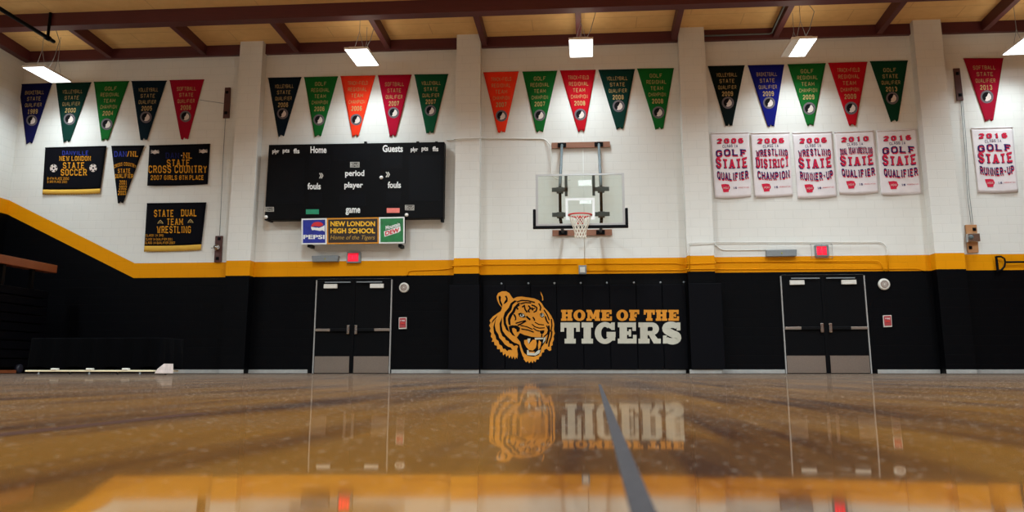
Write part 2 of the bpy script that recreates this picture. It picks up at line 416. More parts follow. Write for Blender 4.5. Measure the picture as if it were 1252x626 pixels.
def font_text(mb, text, box, f, bold=.02):
    cu = bpy.data.curves.new('t', 'FONT'); cu.body = text; cu.offset = bold; cu.resolution_u = 3
    ob = bpy.data.objects.new('t', cu); COL.objects.link(ob)
    bpy.context.view_layer.update()
    me = ob.evaluated_get(bpy.context.evaluated_depsgraph_get()).to_mesh()
    vs = [(p.co.x, p.co.y) for p in me.vertices]; fs = [tuple(p.vertices) for p in me.polygons]
    ob.evaluated_get(bpy.context.evaluated_depsgraph_get()).to_mesh_clear()
    bpy.data.objects.remove(ob); bpy.data.curves.remove(cu)
    ax, bx = min(v[0] for v in vs), max(v[0] for v in vs); ay, by = min(v[1] for v in vs), max(v[1] for v in vs)
    x0, y0, x1, y1 = box
    mb.add([f(x0 + (x - ax) / (bx - ax) * (x1 - x0), y1 - (y - ay) / (by - ay) * (y1 - y0)) for x, y in vs], fs)
def ellipse(cx, cy, rx, ry, n=24, a0=0, a1=360):
    return [(cx + rx * math.cos(math.radians(a0 + (a1 - a0) * k / n)), cy + ry * math.sin(math.radians(a0 + (a1 - a0) * k / n))) for k in range(n + (a1 - a0 < 360))]
def fpoly(mb, pts, f): e = mb.lift(); mb.poly([f(*p) + e for p in pts])
# ================================================================== THE HALL
XR = 14.5; YF = -13.0; SLOPE = .05; YR = 4.0
ZBEAMB = at(700, 54.3, 20.38).z; ZBEAMT = at(700, 43.0, 20.38).z
ZDECK = ZBEAMT + .02
def deck(y): return ZDECK + SLOPE * (D - max(y, YR)) - (SLOPE * (YR - y) if y < YR else 0)
m = MB(); m.box(XL - .3, XR + .3, YF - .3, D + .3, -.3, 0); struct(m.build('floor', FLOOR))
m = MB()
ys = [D + .3, YR, YF - .3]
for a, b in ((0, 1), (1, 2)):
    m.add([(XL - .3, ys[a], deck(ys[a])), (XR + .3, ys[a], deck(ys[a])), (XR + .3, ys[b], deck(ys[b])), (XL - .3, ys[b], deck(ys[b])),
           (XL - .3, ys[a], deck(ys[a]) + .3), (XR + .3, ys[a], deck(ys[a]) + .3), (XR + .3, ys[b], deck(ys[b]) + .3), (XL - .3, ys[b], deck(ys[b]) + .3)],
          [(0, 1, 2, 3), (4, 5, 6, 7), (0, 1, 5, 4), (2, 3, 7, 6), (0, 3, 7, 4), (1, 2, 6, 5)])
struct(m.build('ceiling', CEIL))
# the end wall with its four block pillars, one masonry body
PD = .30
PIL = []
for (xa, ya), (xb, yb) in (((278.6, 290), (307.6, 290)), ((555.3, 290), (585.7, 290)), ((839.4, 290), (872.3, 290)), ((1141.2, 290), (1177.2, 290))):
    PIL.append((at(xa, ya, D - PD).x, at(xb, yb, D - PD).x))
m = MB(); m.box(XL - .3, XR + .3, D, D + .3, -.2, 9.6)
for a, b in PIL: m.box(a, b, D - PD, D + .05, -.1, deck(D - PD) + .02)
m.weld = False
struct(m.build('wall_back', WALL))
m = MB(); m.box(XL - .3, XL, YF - .3, D + .3, -.2, 10); struct(m.build('wall_left', WALL))
m = MB(); m.box(XR, XR + .3, YF - .3, D + .3, -.2, 10); struct(m.build('wall_right', wood_mat('unseen_right_bounce_brown', (110, 66, 38), (134, 84, 50), .6)))  # unseen wall, its brown invented to cut the neutral bounce light
m = MB(); m.box(XL - .3, XR + .3, YF - .3, YF, -.2, 10); struct(m.build('wall_front', wood_mat('unseen_front_bounce_brown', (96, 58, 34), (120, 76, 46), .6)))  # out of view too; made brown so less neutral light bounces back
# roof timbers
Y2, Y1 = 18.60, 18.30
zb = at(707, 16.2, Y2).z; print('big beam bottom', zb, 'ledger', ZBEAMB, ZBEAMT, 'deck@beam', deck(Y1))
def beam(o): o['kind'] = 'structure'; return o
m = MB(); m.box(XL + .02, XR - .02, Y1, Y2, zb, max(zb + .46, deck(Y1) + .02)); beam(m.build('ceiling_beam', BEAM, bevel=.006))
edges = [XL + .02] + [v for p in PIL for v in p] + [XR - .02]
for i in range(0, len(edges), 2):
    m = MB(); m.box(edges[i], edges[i + 1], 20.38, D - .005, ZBEAMB, deck(D) + .02); beam(m.build('ceiling_beam', BEAM, bevel=.005))
for px, py in ((132, 82), (248, 75.5), (362, 69), (474, 62), (592.5, 57), (708, 54), (824.5, 52), (949, 49.5), (1076, 49), (1206, 49)):
    x = at(px, py, 20.35).x; m = MB(); zf = ZBEAMB + .02
    m.hexa([(x - .065, 20.37, zf), (x + .065, 20.37, zf), (x + .065, Y2, zb + .02), (x - .065, Y2, zb + .02)],
           [(x - .065, 20.37, deck(20.37)), (x + .065, 20.37, deck(20.37)), (x + .065, Y2, deck(Y2)), (x - .065, Y2, deck(Y2))])
    beam(m.build('ceiling_rafter_beam', RAFT, bevel=.005))
m = MB(); m.hexa([(XL + .01, 20.37, ZBEAMB), (XL + .2, 20.37, ZBEAMB), (XL + .2, Y2, zb), (XL + .01, Y2, zb)],
                 [(XL + .01, 20.37, deck(20.37)), (XL + .2, 20.37, deck(20.37)), (XL + .2, Y2, deck(Y2)), (XL + .01, Y2, deck(Y2))])
beam(m.build('ceiling_rafter_beam', RAFT, bevel=.005))
# vinyl base along the wall
def base(xa, xb, y):
    m = MB(); m.box(xa, xb, y - .018, y - .001, .001, .085); struct(m.build('baseboard_back', BASEG, bevel=.004))
bx = lambda px, y=D: at(px, 455, y).x
base(bx(203), PIL[0][0], D); base(PIL[0][0], PIL[0][1], D - PD); base(PIL[0][1], bx(376), D); base(bx(478.5), PIL[1][0] - .05, D)
base(PIL[1][0] - .04, PIL[1][1] + .02, D - PD); base(PIL[1][1] + .02, PIL[2][0] - .1, D); base(PIL[2][0] - .05, PIL[2][1] + .05, D - PD)
base(PIL[2][1] + .06, bx(960), D); base(bx(1073), PIL[3][0] - .02, D); base(PIL[3][0], PIL[3][1], D - PD); base(PIL[3][1] + .02, bx(1310), D)
# ------------------------------------------------------------------ doors
def door(name, jl, jr, ztop, label):
    x0, x1 = jl, jr; xm = (x0 + x1) / 2; yf = D - .035
    r = thing(name, label, 'door', (xm, D, 0), kind='structure')
    m = MB(); t = .024
    m.box(x0 - t, x0, yf - .02, D - .001, .0, ztop + t); m.box(x1, x1 + t, yf - .02, D - .001, .0, ztop + t); m.box(x0, x1, yf - .001, D - .001, ztop + .05, ztop + .052); m.weld = False
    m.build('door_frame', JAMB, r, bevel=.003)
    m = MB(); m.box(x0, x1, yf, D - .001, ztop, ztop + .05); m.build('door_header', BLK, r)
    m = MB(); m.box(xm - .04, xm + .04, yf - .01, D - .001, .005, ztop); m.build('center_mullion', BLK, r, bevel=.003)
    for s, xa, xb in ((-1, x0 + .004, xm - .042), (1, xm + .042, x1 - .004)):
        m = MB(); m.box(xa, xb, yf + .002, D - .002, .008, ztop - .006); leaf = m.build('door_leaf', BLK, r, bevel=.002)
        m = MB(); m.box(xa + .01, xb - .01, yf - .004, yf + .002, .012, .385); m.build('kick_plate', STEEL, leaf)
        out = xa if s < 0 else xb; inn = xb if s < 0 else xa; zc = .985
        m = MB(); m.box(min(out, out - s * .36), max(out, out - s * .36), yf - .05, yf + .002, zc - .03, zc + .03); m.build('push_bar_housing', STEEL, leaf, bevel=.006)
        a, b = out - s * .36, inn + s * .08
        m = MB(); m.box(min(a, b), max(a, b), yf - .06, yf - .01, zc - .036, zc + .036); m.build('push_bar', BLKM, leaf, bevel=.01)
        a, b = inn + s * .015, inn + s * .085
        m = MB(); m.box(min(a, b), max(a, b), yf - .075, yf + .002, zc - .10, zc + .11); m.build('latch_case', CHROME, leaf, bevel=.012)
        a, b = out - s * .17, out - s * .49
        m = MB(); m.box(min(a, b), max(a, b), yf - .06, yf + .002, ztop - .175, ztop - .075); m.build('door_closer', OFFW, leaf, bevel=.008)
        m = MB(); a, b = out - s * .2, inn + s * .03
        m.box(min(a, b), max(a, b), yf - .075, yf - .055, ztop - .045, ztop - .022); m.build('closer_arm', GREY, leaf)
zt = (at(389, 344.3).z + at(1053, 338).z) / 2
def mid(*q): return sum(at(*p).x for p in q) / len(q)
door('door_1', mid((389.2, 344.7), (382.9, 456.7)), mid((479, 343.1), (475.9, 456.7)), zt, 'black double door with steel kick plates, below the scoreboard')
door('door_2', mid((954.8, 338.9), (961.7, 456.9)), mid((1053.4, 337.8), (1066, 456.9)), zt, 'black double door with steel kick plates, below the white banners')
# ------------------------------------------------------------------ wall pads
PT = .055
padY = D - PT
seams = [589.6, 617.5, 649, 681, 713.3, 746, 779, 811, 840.6]
sx_ = [at(p, 400, padY).x for p in seams]
ztp = at(700, 348.6, padY).z
where = ['under the tiger head\'s ear and cheek fur', 'under the middle of the tiger head', 'between the tiger head and the first slogan letters', 'under the slogan letters HO and TI',
         'under the slogan letters ME and G', 'under the slogan letters OF and E', 'under the slogan letters TH and R', 'at the slogan\'s end letters E and S, by the pillar']
for i in range(8):
    a, b = sx_[i] + .003, sx_[i + 1] - .003
    r = thing('wall_pad', 'black vinyl wall pad ' + where[i], 'wall pad', ((a + b) / 2, D - PT / 2, .09), 'wall pads behind the tiger slogan')
    m = MB(); m.box(a, b, padY, D - .004, .09, ztp); m.build('cushion', BLKPAD, r, bevel=.012)
    m = MB(); m.box(a + .004, b - .004, D - .018, D - .003, ztp + .002, ztp + .12); m.build('nailing_flange', BLK, r)
    fx = at([613, 646, 678, 710, 742, 775, 807.5, 836][i], 346, D - .02).x
    m = MB(); m.lathe((fx, D - .017, ztp + .05), (0, -1, 0), [(.024, 0), (.024, .004), (.012, .009), (0, .01)], 12); m.build('fastener', GREY, r)
for k, (a, b, lab) in enumerate(((PIL[1][0] - .09, PIL[1][1] + .03, 'plain black vinyl pad strapped on the pillar beside the tiger head'),
                                 (PIL[2][0] - .01, PIL[2][1] + .12, 'plain black vinyl pad strapped on the pillar after the slogan'))):
    m = MB(); m.box(a, b, D - PD - .06, D - PD - .004, .095, ztp - .01)
    if k == 0: m.box(a, PIL[1][0] - .004, D - PD - .004, D - .01, .095, ztp - .01)
    else: m.box(PIL[2][1] + .004, b, D - PD - .004, D - .01, .095, ztp - .01)
    m.weld = False
    tag(m.build('pillar_pad', BLKPAD, bevel=.01), lab, 'wall pad', 'pads on the pillars')
# ------------------------------------------------------------------ tiger head
def tf(off): 
    return lambda x, y: at(590 + x / 6.26, 350 + y / 6.26, padY - off)
r = thing('tiger_emblem', 'orange roaring tiger head emblem printed across the black wall pads', 'emblem', at(640, 444, padY))
def polys(name, mat, off, lst, st=()):
    m = MB()
    for p in lst: fpoly(m, p, tf(off))
    for wd, line in st: strokes(m, line, wd * 1.6, tf(off))
    m.weld = False
    return m.build(name, mat, r)
polys('head_shape', ORG, .003, [[(150, 165), (128, 142), (113, 108), (108, 76), (120, 52), (150, 38), (180, 38), (205, 52), (222, 80), (236, 95), (262, 82), (300, 79), (350, 86), (395, 93), (430, 108), (455, 133), (470, 160), (500, 190), (525, 225), (540, 255), (549, 290), (545, 330), (553, 360), (543, 385), (547, 405), (535, 432), (537, 450), (524, 458), (526, 488), (512, 496), (490, 478), (472, 486), (470, 505), (455, 508), (450, 534), (434, 540), (430, 560), (412, 560), (405, 582), (392, 568), (382, 590), (372, 572), (356, 590), (348, 572), (332, 582), (318, 562), (305, 550), (290, 520), (280, 490), (272, 462), (264, 480), (270, 520), (266, 555), (256, 540), (248, 560), (238, 535), (226, 556), (216, 532), (204, 552), (196, 525), (182, 540), (174, 515), (158, 530), (152, 500), (138, 506), (132, 480), (112, 482), (110, 455), (92, 450), (88, 425), (70, 425), (77, 402), (62, 385), (68, 362), (54, 342), (62, 322), (50, 300), (62, 280), (54, 262), (78, 232), (112, 208), (140, 190)],
      [(443, 40), (452, 56), (462, 78), (465, 105), (457, 112), (456, 85), (447, 62)]])
polys('dark_stripes', DKPRINT, .006, [
    [(102, 245), (94, 300), (102, 340), (122, 370), (128, 395), (152, 420), (168, 443), (196, 463), (216, 468), (228, 488), (198, 487), (190, 498), (172, 478), (158, 480), (148, 455), (128, 445), (122, 420), (104, 405), (100, 380), (88, 360), (82, 310)],
    [(150, 238), (146, 300), (154, 340), (176, 373), (202, 398), (228, 422), (252, 437), (266, 448), (240, 458), (226, 442), (205, 436), (198, 420), (178, 412), (172, 395), (152, 382), (134, 340), (130, 285)],
    [(245, 108), (215, 130), (200, 165), (170, 200), (158, 240), (162, 290), (180, 332), (204, 352), (196, 320), (180, 280), (179, 240), (196, 210), (221, 180), (231, 140), (264, 112)],
    [(272, 128), (240, 160), (228, 190), (203, 220), (193, 250), (199, 292), (216, 302), (212, 260), (226, 225), (246, 200), (259, 165), (290, 128)],
    [(76, 262), (96, 240), (116, 222), (108, 240), (88, 262), (70, 285)],
    [(122, 82), (130, 128), (150, 162), (152, 138), (138, 108), (142, 84), (132, 70)], [(170, 74), (182, 98), (168, 118), (160, 138), (176, 130), (192, 116), (193, 92), (184, 72)],
    [(272, 210), (290, 202), (316, 211), (330, 236), (312, 241), (284, 234)], [(438, 212), (452, 202), (470, 213), (471, 233), (455, 241), (441, 231)],
    [(232, 212), (250, 246), (244, 266), (259, 256), (257, 230), (246, 212)],
    [(436, 340), (474, 336), (470, 356), (454, 370), (442, 360)],
    [(262, 392), (286, 358), (320, 372), (372, 386), (420, 391), (486, 390), (484, 420), (470, 440), (450, 470), (446, 500), (428, 528), (390, 539), (345, 532), (316, 508), (299, 465), (288, 425)],
    [(262, 300), (288, 318), (282, 345), (262, 352), (258, 330), (240, 318), (225, 322), (230, 350), (252, 384), (228, 374), (206, 345), (200, 308), (226, 298)]],
    [(6, [(262, 121), (300, 108), (350, 111), (400, 124)]), (6, [(290, 134), (330, 124), (372, 128)]), (8, [(272, 178), (258, 158), (282, 142)]), (7, [(302, 160), (320, 148), (326, 178), (342, 200)]),
     (7, [(350, 148), (366, 165), (350, 188), (360, 200)]), (7, [(374, 144), (396, 150), (416, 165), (411, 188), (391, 200)]), (6, [(378, 160), (386, 186)]), (5, [(360, 172), (380, 175), (402, 168)]),
     (6, [(430, 130), (446, 160), (440, 186)]), (6, [(470, 180), (495, 220), (511, 260)]), (7, [(480, 230), (490, 265), (506, 286)]), (6, [(527, 250), (531, 300), (523, 350)]),
     (8, [(506, 300), (512, 340), (501, 390), (488, 440)]), (7, [(531, 345), (525, 390), (511, 430), (506, 462)]), (9, [(335, 230), (350, 245), (366, 256)]), (7, [(384, 235), (395, 250), (399, 264)]),
     (5, [(290, 300), (340, 310), (382, 330)]), (6, [(296, 326), (350, 336), (392, 352)]), (5, [(378, 290), (400, 310), (432, 320), (476, 318)]), (7, [(334, 265), (302, 284), (268, 300)]), (5, [(388, 320), (412, 338), (436, 344)]),
     (6, [(490, 300), (505, 335), (495, 365), (470, 386)]), (6, [(454, 370), (452, 390)]), (8, [(250, 440), (276, 452), (284, 490), (300, 535), (312, 556)]), (6, [(252, 284), (300, 270), (330, 262)]), (5, [(400, 275), (430, 292), (470, 296)])])
polys('tongue', ORG, .009, [[(318, 412), (344, 408), (356, 442), (384, 410), (410, 406), (414, 440), (408, 470), (386, 492), (355, 488), (335, 466), (320, 440)], [(432, 412), (450, 430), (440, 470), (428, 490), (424, 450)], [(356, 500), (400, 500), (392, 516), (362, 516)]])
polys('teeth', CREAMP, .012, [[(344, 400), (367, 400), (361, 425), (352, 441), (345, 420)], [(398, 394), (466, 394), (463, 405), (402, 409)], [(468, 395), (485, 389), (479, 415), (461, 438), (466, 410)], [(340, 488), (352, 488), (356, 508), (400, 511), (424, 492), (443, 486), (436, 512), (405, 530), (340, 527)]])
polys('eye_white', CREAMP, .009, [ellipse(302, 223, 16, 12, 16), ellipse(456, 221, 12, 12, 16)])
polys('pupil', DKPRINT, .012, [ellipse(300, 220, 7, 8, 14), ellipse(453, 219, 6, 8, 14)])
# ------------------------------------------------------------------ slogan in heavy slab letters
def ring(cx, cy, ro, ri, a0=0, a1=360, n=28):
    o = ellipse(cx, cy, *ro, n, a0, a1); i = ellipse(cx, cy, *ri, n, a0, a1)
    k = len(o); return [[o[j], o[(j + 1) % k], i[(j + 1) % k], i[j]] for j in range(k if a1 - a0 >= 360 else k - 1)]
def B(a, b, c, d): return [(a, b), (c, b), (c, d), (a, d)]
def ribbon(pts, t):
    q = []
    for i in range(len(pts)):
        a = Vector(pts[max(0, i - 1)]); b = Vector(pts[min(len(pts) - 1, i + 1)]); d = (b - a).normalized(); n = Vector((-d.y, d.x)) * t[i] / 2
        p = Vector(pts[i]); q.append((p + n, p - n))
    return [[tuple(q[i][0]), tuple(q[i + 1][0]), tuple(q[i + 1][1]), tuple(q[i][1])] for i in range(len(q) - 1)]
sl = []
for i in range(25):
    u = i / 24
    if u < .5: a = math.radians(20 + u * 2 * 235); sl.append((4.5 + 3.0 * math.cos(a), 7.15 + 1.75 * math.sin(a)))
    else: a = math.radians(75 - (u - .5) * 2 * 235); sl.append((4.6 + 3.1 * math.cos(a), 2.75 + 1.7 * math.sin(a)))
SL = {
'T': (9.6, [B(0, 7.5, 9.6, 10), B(0, 5.6, 1.8, 8), B(7.8, 5.6, 9.6, 8), B(3, 0, 6.6, 10), B(2, 0, 7.6, 2.3)]),
'I': (5.7, [B(0, 0, 5.7, 2.3), B(0, 7.6, 5.7, 10), B(1, 0, 4.7, 10)]),
'E': (9.4, [B(.9, 0, 4.6, 10), B(0, 7.7, 9.1, 10), B(0, 0, 9.4, 2.3), B(7.3, 6, 9.1, 8.5), B(7.6, 1.5, 9.4, 4.1), B(4, 4.1, 6.6, 5.8), B(5.5, 3.3, 6.7, 6.7)]),
'F': (8.8, [B(.9, 0, 4.6, 10), B(0, 7.7, 8.8, 10), B(0, 0, 5.6, 2.3), B(7.1, 6, 8.8, 8.5), B(4, 3.9, 6.4, 5.6), B(5.3, 3.1, 6.5, 6.5)]),
'H': (10, [B(.8, 0, 4.2, 10), B(5.8, 0, 9.2, 10), B(0, 0, 4.8, 2.1), B(5.2, 0, 10, 2.1), B(0, 7.9, 4.8, 10), B(5.2, 7.9, 10, 10), B(3, 4, 7, 6)]),
'M': (12, [B(1, 0, 3.2, 10), B(8.4, 0, 11.2, 10), B(0, 0, 4.6, 2.1), B(7.4, 0, 12, 2.1), B(0, 7.9, 3.2, 10), B(8.8, 7.9, 12, 10), [(1.2, 10), (4.2, 10), (7.1, 2.6), (5, 1.4)], [(10.8, 10), (7.8, 10), (4.9, 2.6), (7, 1.4)]]),
'O': (10.3, ring(5.15, 5, (5.15, 5.15), (1.75, 3.0))),
'R': (11.2, [B(.9, 0, 4.6, 10), B(0, 0, 5.6, 2.3), B(0, 7.7, 5, 10), B(4.4, 7.9, 7, 10), B(4.4, 4, 7, 5.9)] + ring(6.6, 6.95, (3.7, 3.05), (.6, 1.0), -90, 90) + [[(4.6, 5.2), (7.4, 5.2), (9.6, 2.3), (11.2, 2.3), (11.2, 0), (7.7, 0), (4.8, 4.6)]]),
'G': (10.6, ring(5.1, 5, (5.1, 5.2), (1.9, 2.9), 50, 330) + [B(5.9, 3.0, 10.4, 5.5), B(7.4, 1.4, 10.2, 4), B(8.2, 6.4, 10, 10), [(7, 8.5), (8.4, 10), (8.4, 6.6), (6.8, 7.6)]]),
'S': (9.2, ribbon(sl, [2.6 + 1.0 * math.sin(math.pi * i / 24) for i in range(25)]) + [B(7.0, 6.2, 8.9, 10), B(.2, 0, 2.1, 3.8)]),
}
def slogan(words_, box, mat, par, off):
    m = MB(); x = 0; pos = []
    for ch in words_:
        if ch == ' ': x += 3.0; continue
        pos.append((ch, x)); x += SL[ch][0] + .9
    tot = x - .9; x0, y0, x1, y1 = box
    for ch, ox in pos:
        for p in SL[ch][1]: fpoly(m, [((ox + a) / tot, b / 10) for a, b in p], lambda u, v: at(x0 + u * (x1 - x0), y1 - v * (y1 - y0), padY - off))
    m.weld = False
    return m.build('lettering', mat, par)
r = thing('slogan', 'slab lettered slogan HOME OF THE TIGERS printed on the black pads beside the tiger head', 'lettering', at(760, 420, padY))
slogan('HOME OF THE', (686.0, 378.8, 830.2, 392.2), ORG, r, .003)['label'] = 'orange letters HOME OF THE'
slogan('TIGERS', (685.4, 394.2, 832.6, 420.0), CREAMP, r, .003)['label'] = 'large cream letters TIGERS'
# ------------------------------------------------------------------ hanging cloth
def cloth(amp, kx, ph, y0):
    return lambda x, z: y0 - amp * (.5 + .5 * math.sin(x * kx + ph) * (.6 + .4 * math.sin(z * 1.9 + ph * 2)))
def cl_at(px, py, fy, off=0.):
    p = at(px, py, D - .03); q = at(px, py, fy(p.x, p.z) - off); return q
def bil(q, u, v):
    (a, b), (c, d), (e, f), (g, h) = q
    return ((a * (1 - u) + c * u) * (1 - v) + (g * (1 - u) + e * u) * v, (b * (1 - u) + d * u) * (1 - v) + (h * (1 - u) + f * u) * v)
def sheet(m, quad, fy, u0=0, u1=1, v0=0, v1=1, nu=14, nv=18, off=0., edge=None, sag=0.):
    vs = []
    for j in range(nv + 1):
        for i in range(nu + 1):
            u, v = u0 + (u1 - u0) * i / nu, v0 + (v1 - v0) * j / nv
            x, y = bil(quad, u, v); y += sag * (4 * u * (1 - u)) * v
            if edge: x, y = edge(u, v, x, y)
            vs.append(cl_at(x, y, fy, off))
    fs = [(j * (nu + 1) + i, j * (nu + 1) + i + 1, (j + 1) * (nu + 1) + i + 1, (j + 1) * (nu + 1) + i) for j in range(nv) for i in range(nu)]
    m.add(vs, fs, True)
PCOL = {'navy': (14, 15, 64), 'dkgreen': (8, 46, 38), 'green': (18, 92, 34), 'teal': (7, 26, 36), 'crimson': (146, 12, 38), 'black': (10, 24, 34), 'orange': (226, 54, 26), 'maroon': (158, 8, 40),
        'dkgreen2': (14, 72, 44), 'red': (172, 13, 27), 'blue': (16, 21, 104), 'pine': (8, 20, 18), 'forest': (10, 54, 34)}
PM = {k: cloth_mat('felt_' + k, v) for k, v in PCOL.items()}
def quad(sc, ox, tl, tr, bl, br): f = lambda p: (p[0] / sc + ox, p[1] / sc); return f(tl), f(tr), f(br), f(bl)
VB, BB, SB = ('VOLLEYBALL', 'STATE', 'QUALIFIER'), ('BASKETBALL', 'STATE', 'QUALIFIER'), ('SOFTBALL', 'STATE', 'QUALIFIER')
GF, TR, GS = ('GOLF', 'REGIONAL', 'TEAM', 'CHAMPION'), ('TRACK+FIELD', 'REGIONAL', 'TEAM', 'CHAMPION'), ('GOLF', 'STATE', 'QUALIFIER')
A1 = lambda *p: quad(3.479, 0, *p)
A2 = lambda *p: quad(3.479, 300, *p)
A3 = lambda *p: quad(3.479, 560, *p)
A4 = lambda *p: quad(3.039, 840, *p)
PENN = [
 (A1((80, 358), (222, 353), (112, 612), (138, 608)), 'navy', BB, '1989', 'navy felt basketball pennant, first from the wall corner, half over the soccer banner'),
 (A1((238, 354), (388, 350), (270, 605), (298, 602)), 'dkgreen', VB, '2000', 'dark green volleyball pennant next to the navy one, over the soccer banner'),
 (A1((400, 348), (549, 345), (432, 599), (460, 595)), 'green', GF, '2004', 'bright green golf pennant above the small black cross country pennant'),
 (A1((560, 345), (709, 343), (598, 597), (626, 594)), 'teal', VB, '2005', 'dark teal volleyball pennant between a green and a crimson one, above the cross country banner'),
 (A1((722, 341), (868, 338), (770, 594), (800, 591)), 'crimson', SB, '2006', 'crimson softball pennant above the cross country banner, beside the dark wall board'),
 (A2((97, 331), (238, 328), (140, 581), (165, 578)), 'black', VB, '2006', 'near-black volleyball pennant at the start of the row above the scoreboard'),
 (A2((250, 328), (394, 325), (295, 581), (323, 578)), 'green', GF, '2006', 'green golf pennant above the Home side of the scoreboard'),
 (A2((405, 324), (553, 321), (455, 581), (482, 578)), 'orange', TR, '2006', 'orange-red track pennant above the middle of the scoreboard, under a lamp'),
 (A2((564, 320), (707, 318), (614, 581), (640, 578)), 'maroon', SB, '2007', 'crimson softball pennant above the word Guests on the scoreboard'),
 (A2((719, 317), (863, 315), (770, 568), (800, 565)), 'dkgreen2', VB, '2007', 'dark green volleyball pennant at the end of the row above the scoreboard, by the pillar'),
 (A3((108, 308), (258, 304), (170, 565), (200, 562)), 'orange', TR, '2007', 'orange-red track pennant beside the pillar, above the tiger head'),
 (A3((274, 305), (422, 301), (333, 562), (362, 560)), 'green', GF, '2007', 'green golf pennant between orange-red and bright red ones, above the conduit bend'),
 (A3((434, 300), (586, 297), (510, 560), (538, 557)), 'red', TR, '2008', 'bright red track pennant straight above the basketball backboard'),
 (A3((597, 297), (752, 294), (674, 550), (703, 547)), 'dkgreen', VB, '2008', 'dark green volleyball pennant between the bright red and a green one near the backboard'),
 (A3((762, 292), (918, 290), (840, 550), (873, 548)), 'green', GF, '2008', 'green golf pennant next to the pillar, beyond the backboard'),
 (A4((78, 246), (214, 243), (143, 468), (168, 467)), 'pine', VB, '2009', 'black volleyball pennant above the first white golf banner'),
 (A4((226, 243), (361, 240), (300, 471), (324, 469)), 'blue', BB, '2009', 'royal blue basketball pennant above the white district champion banner'),
 (A4((374, 239), (515, 235), (446, 467), (470, 465)), 'green', GF, '2009', 'green golf pennant above the white wrestling runner-up banner'),
 (A4((525, 234), (670, 230), (602, 467), (627, 465)), 'red', TR, '2009', 'bright red track pennant above the white dual team wrestling banner'),
 (A4((680, 228), (820, 225), (757, 452), (784, 450)), 'forest', GS, '2013', 'dark green golf pennant above the last of the five white banners'),
 (A4((1027, 217), (1175, 216), (1108, 450), (1138, 448)), 'crimson', SB, '2013', 'crimson softball pennant above the lone white golf runner-up banner'),
]
def pennant_emblem(par, c, rx, ry, fy):
    f = lambda o: (lambda x, y: cl_at(x, y, fy, o))
    m = MB(); fpoly(m, ellipse(*c, rx, ry, 26), f(.007)); e = m.build('emblem', GREYF, par)
    m = MB(); fpoly(m, ellipse(*c, rx * .72, ry * .72, 24), f(.011)); m.build('emblem_disc', BLKF, e)
    m = MB(); x, y = c; a, b = rx * .7, ry * .7
    fpoly(m, [(x + .35 * a, y - .85 * b), (x + .7 * a, y - .6 * b), (x + .95 * a, y - .1 * b), (x + .9 * a, y + .4 * b), (x + .55 * a, y + .8 * b), (x, y + .98 * b), (x - .45 * a, y + .85 * b), (x - .2 * a, y + .45 * b), (x - .3 * a, y + .2 * b), (x + .02 * a, y - .15 * b)], f(.015))
    m.build('emblem_figure', WHITEF, e)
for k, (q, col, lines, year, lab) in enumerate(PENN):
    fy = cloth(.016, 5 + (k * 37 % 5) * .6, k * 1.7, D - .012)
    mt = ((q[0][0] + q[1][0]) / 2, (q[0][1] + q[1][1]) / 2); mb_ = ((q[2][0] + q[3][0]) / 2, (q[2][1] + q[3][1]) / 2)
    tv = (q[1][0] - q[0][0], q[1][1] - q[0][1])
    r = thing('pennant', lab, 'pennant', at(mb_[0], mb_[1], D - .02), 'felt pennants hung in rows under the roof')
    notch = lambda u, v, x, y: (x, y - max(0, (v - .94) / .06) * 2.2 * max(0, 1 - abs(u - .5) * 4.5) + (max(0, (v - .9) / .1)) * .6 * math.sin(u * 17 + k))
    m = MB(); sheet(m, q, fy, nu=10, nv=30, edge=notch); m.build('felt', PM[col], r, solid=.006)
    m = MB(); hem = [cl_at(q[0][0] + tv[0] * i / 8, q[0][1] + tv[1] * i / 8 + .6, fy, .006) for i in range(9)]; m.tube(hem, .016, 8); m.build('top_hem', PM[col], r)
    F = lambda s_, t_: cl_at(mt[0] + (mb_[0] - mt[0]) * t_ + tv[0] * s_, mt[1] + (mb_[1] - mt[1]) * t_ + tv[1] * s_, fy, .008)
    m = MB(); four = len(lines) == 4
    v = .085 if four else .115; dv = .104
    for ln in lines:
        wdt = min(.60 - v * .33, .072 * len(ln) + (.05 if len(ln) < 6 else 0))
        letters(m, ln, (-wdt / 2, v + .003, wdt / 2, v + .066), F, .85); v += dv
    m.weld = False; m.build('lettering', TANT, r)
    m = MB(); letters(m, year, (-.15, v, .15, v + .078), F, 1.45); m.weld = False; m.build('year_lettering', TANT, r)
    tc_ = .725 if four else .615
    pennant_emblem(r, (mt[0] + (mb_[0] - mt[0]) * tc_, mt[1] + (mb_[1] - mt[1]) * tc_), tv[0] * .165, tv[0] * .165, fy)
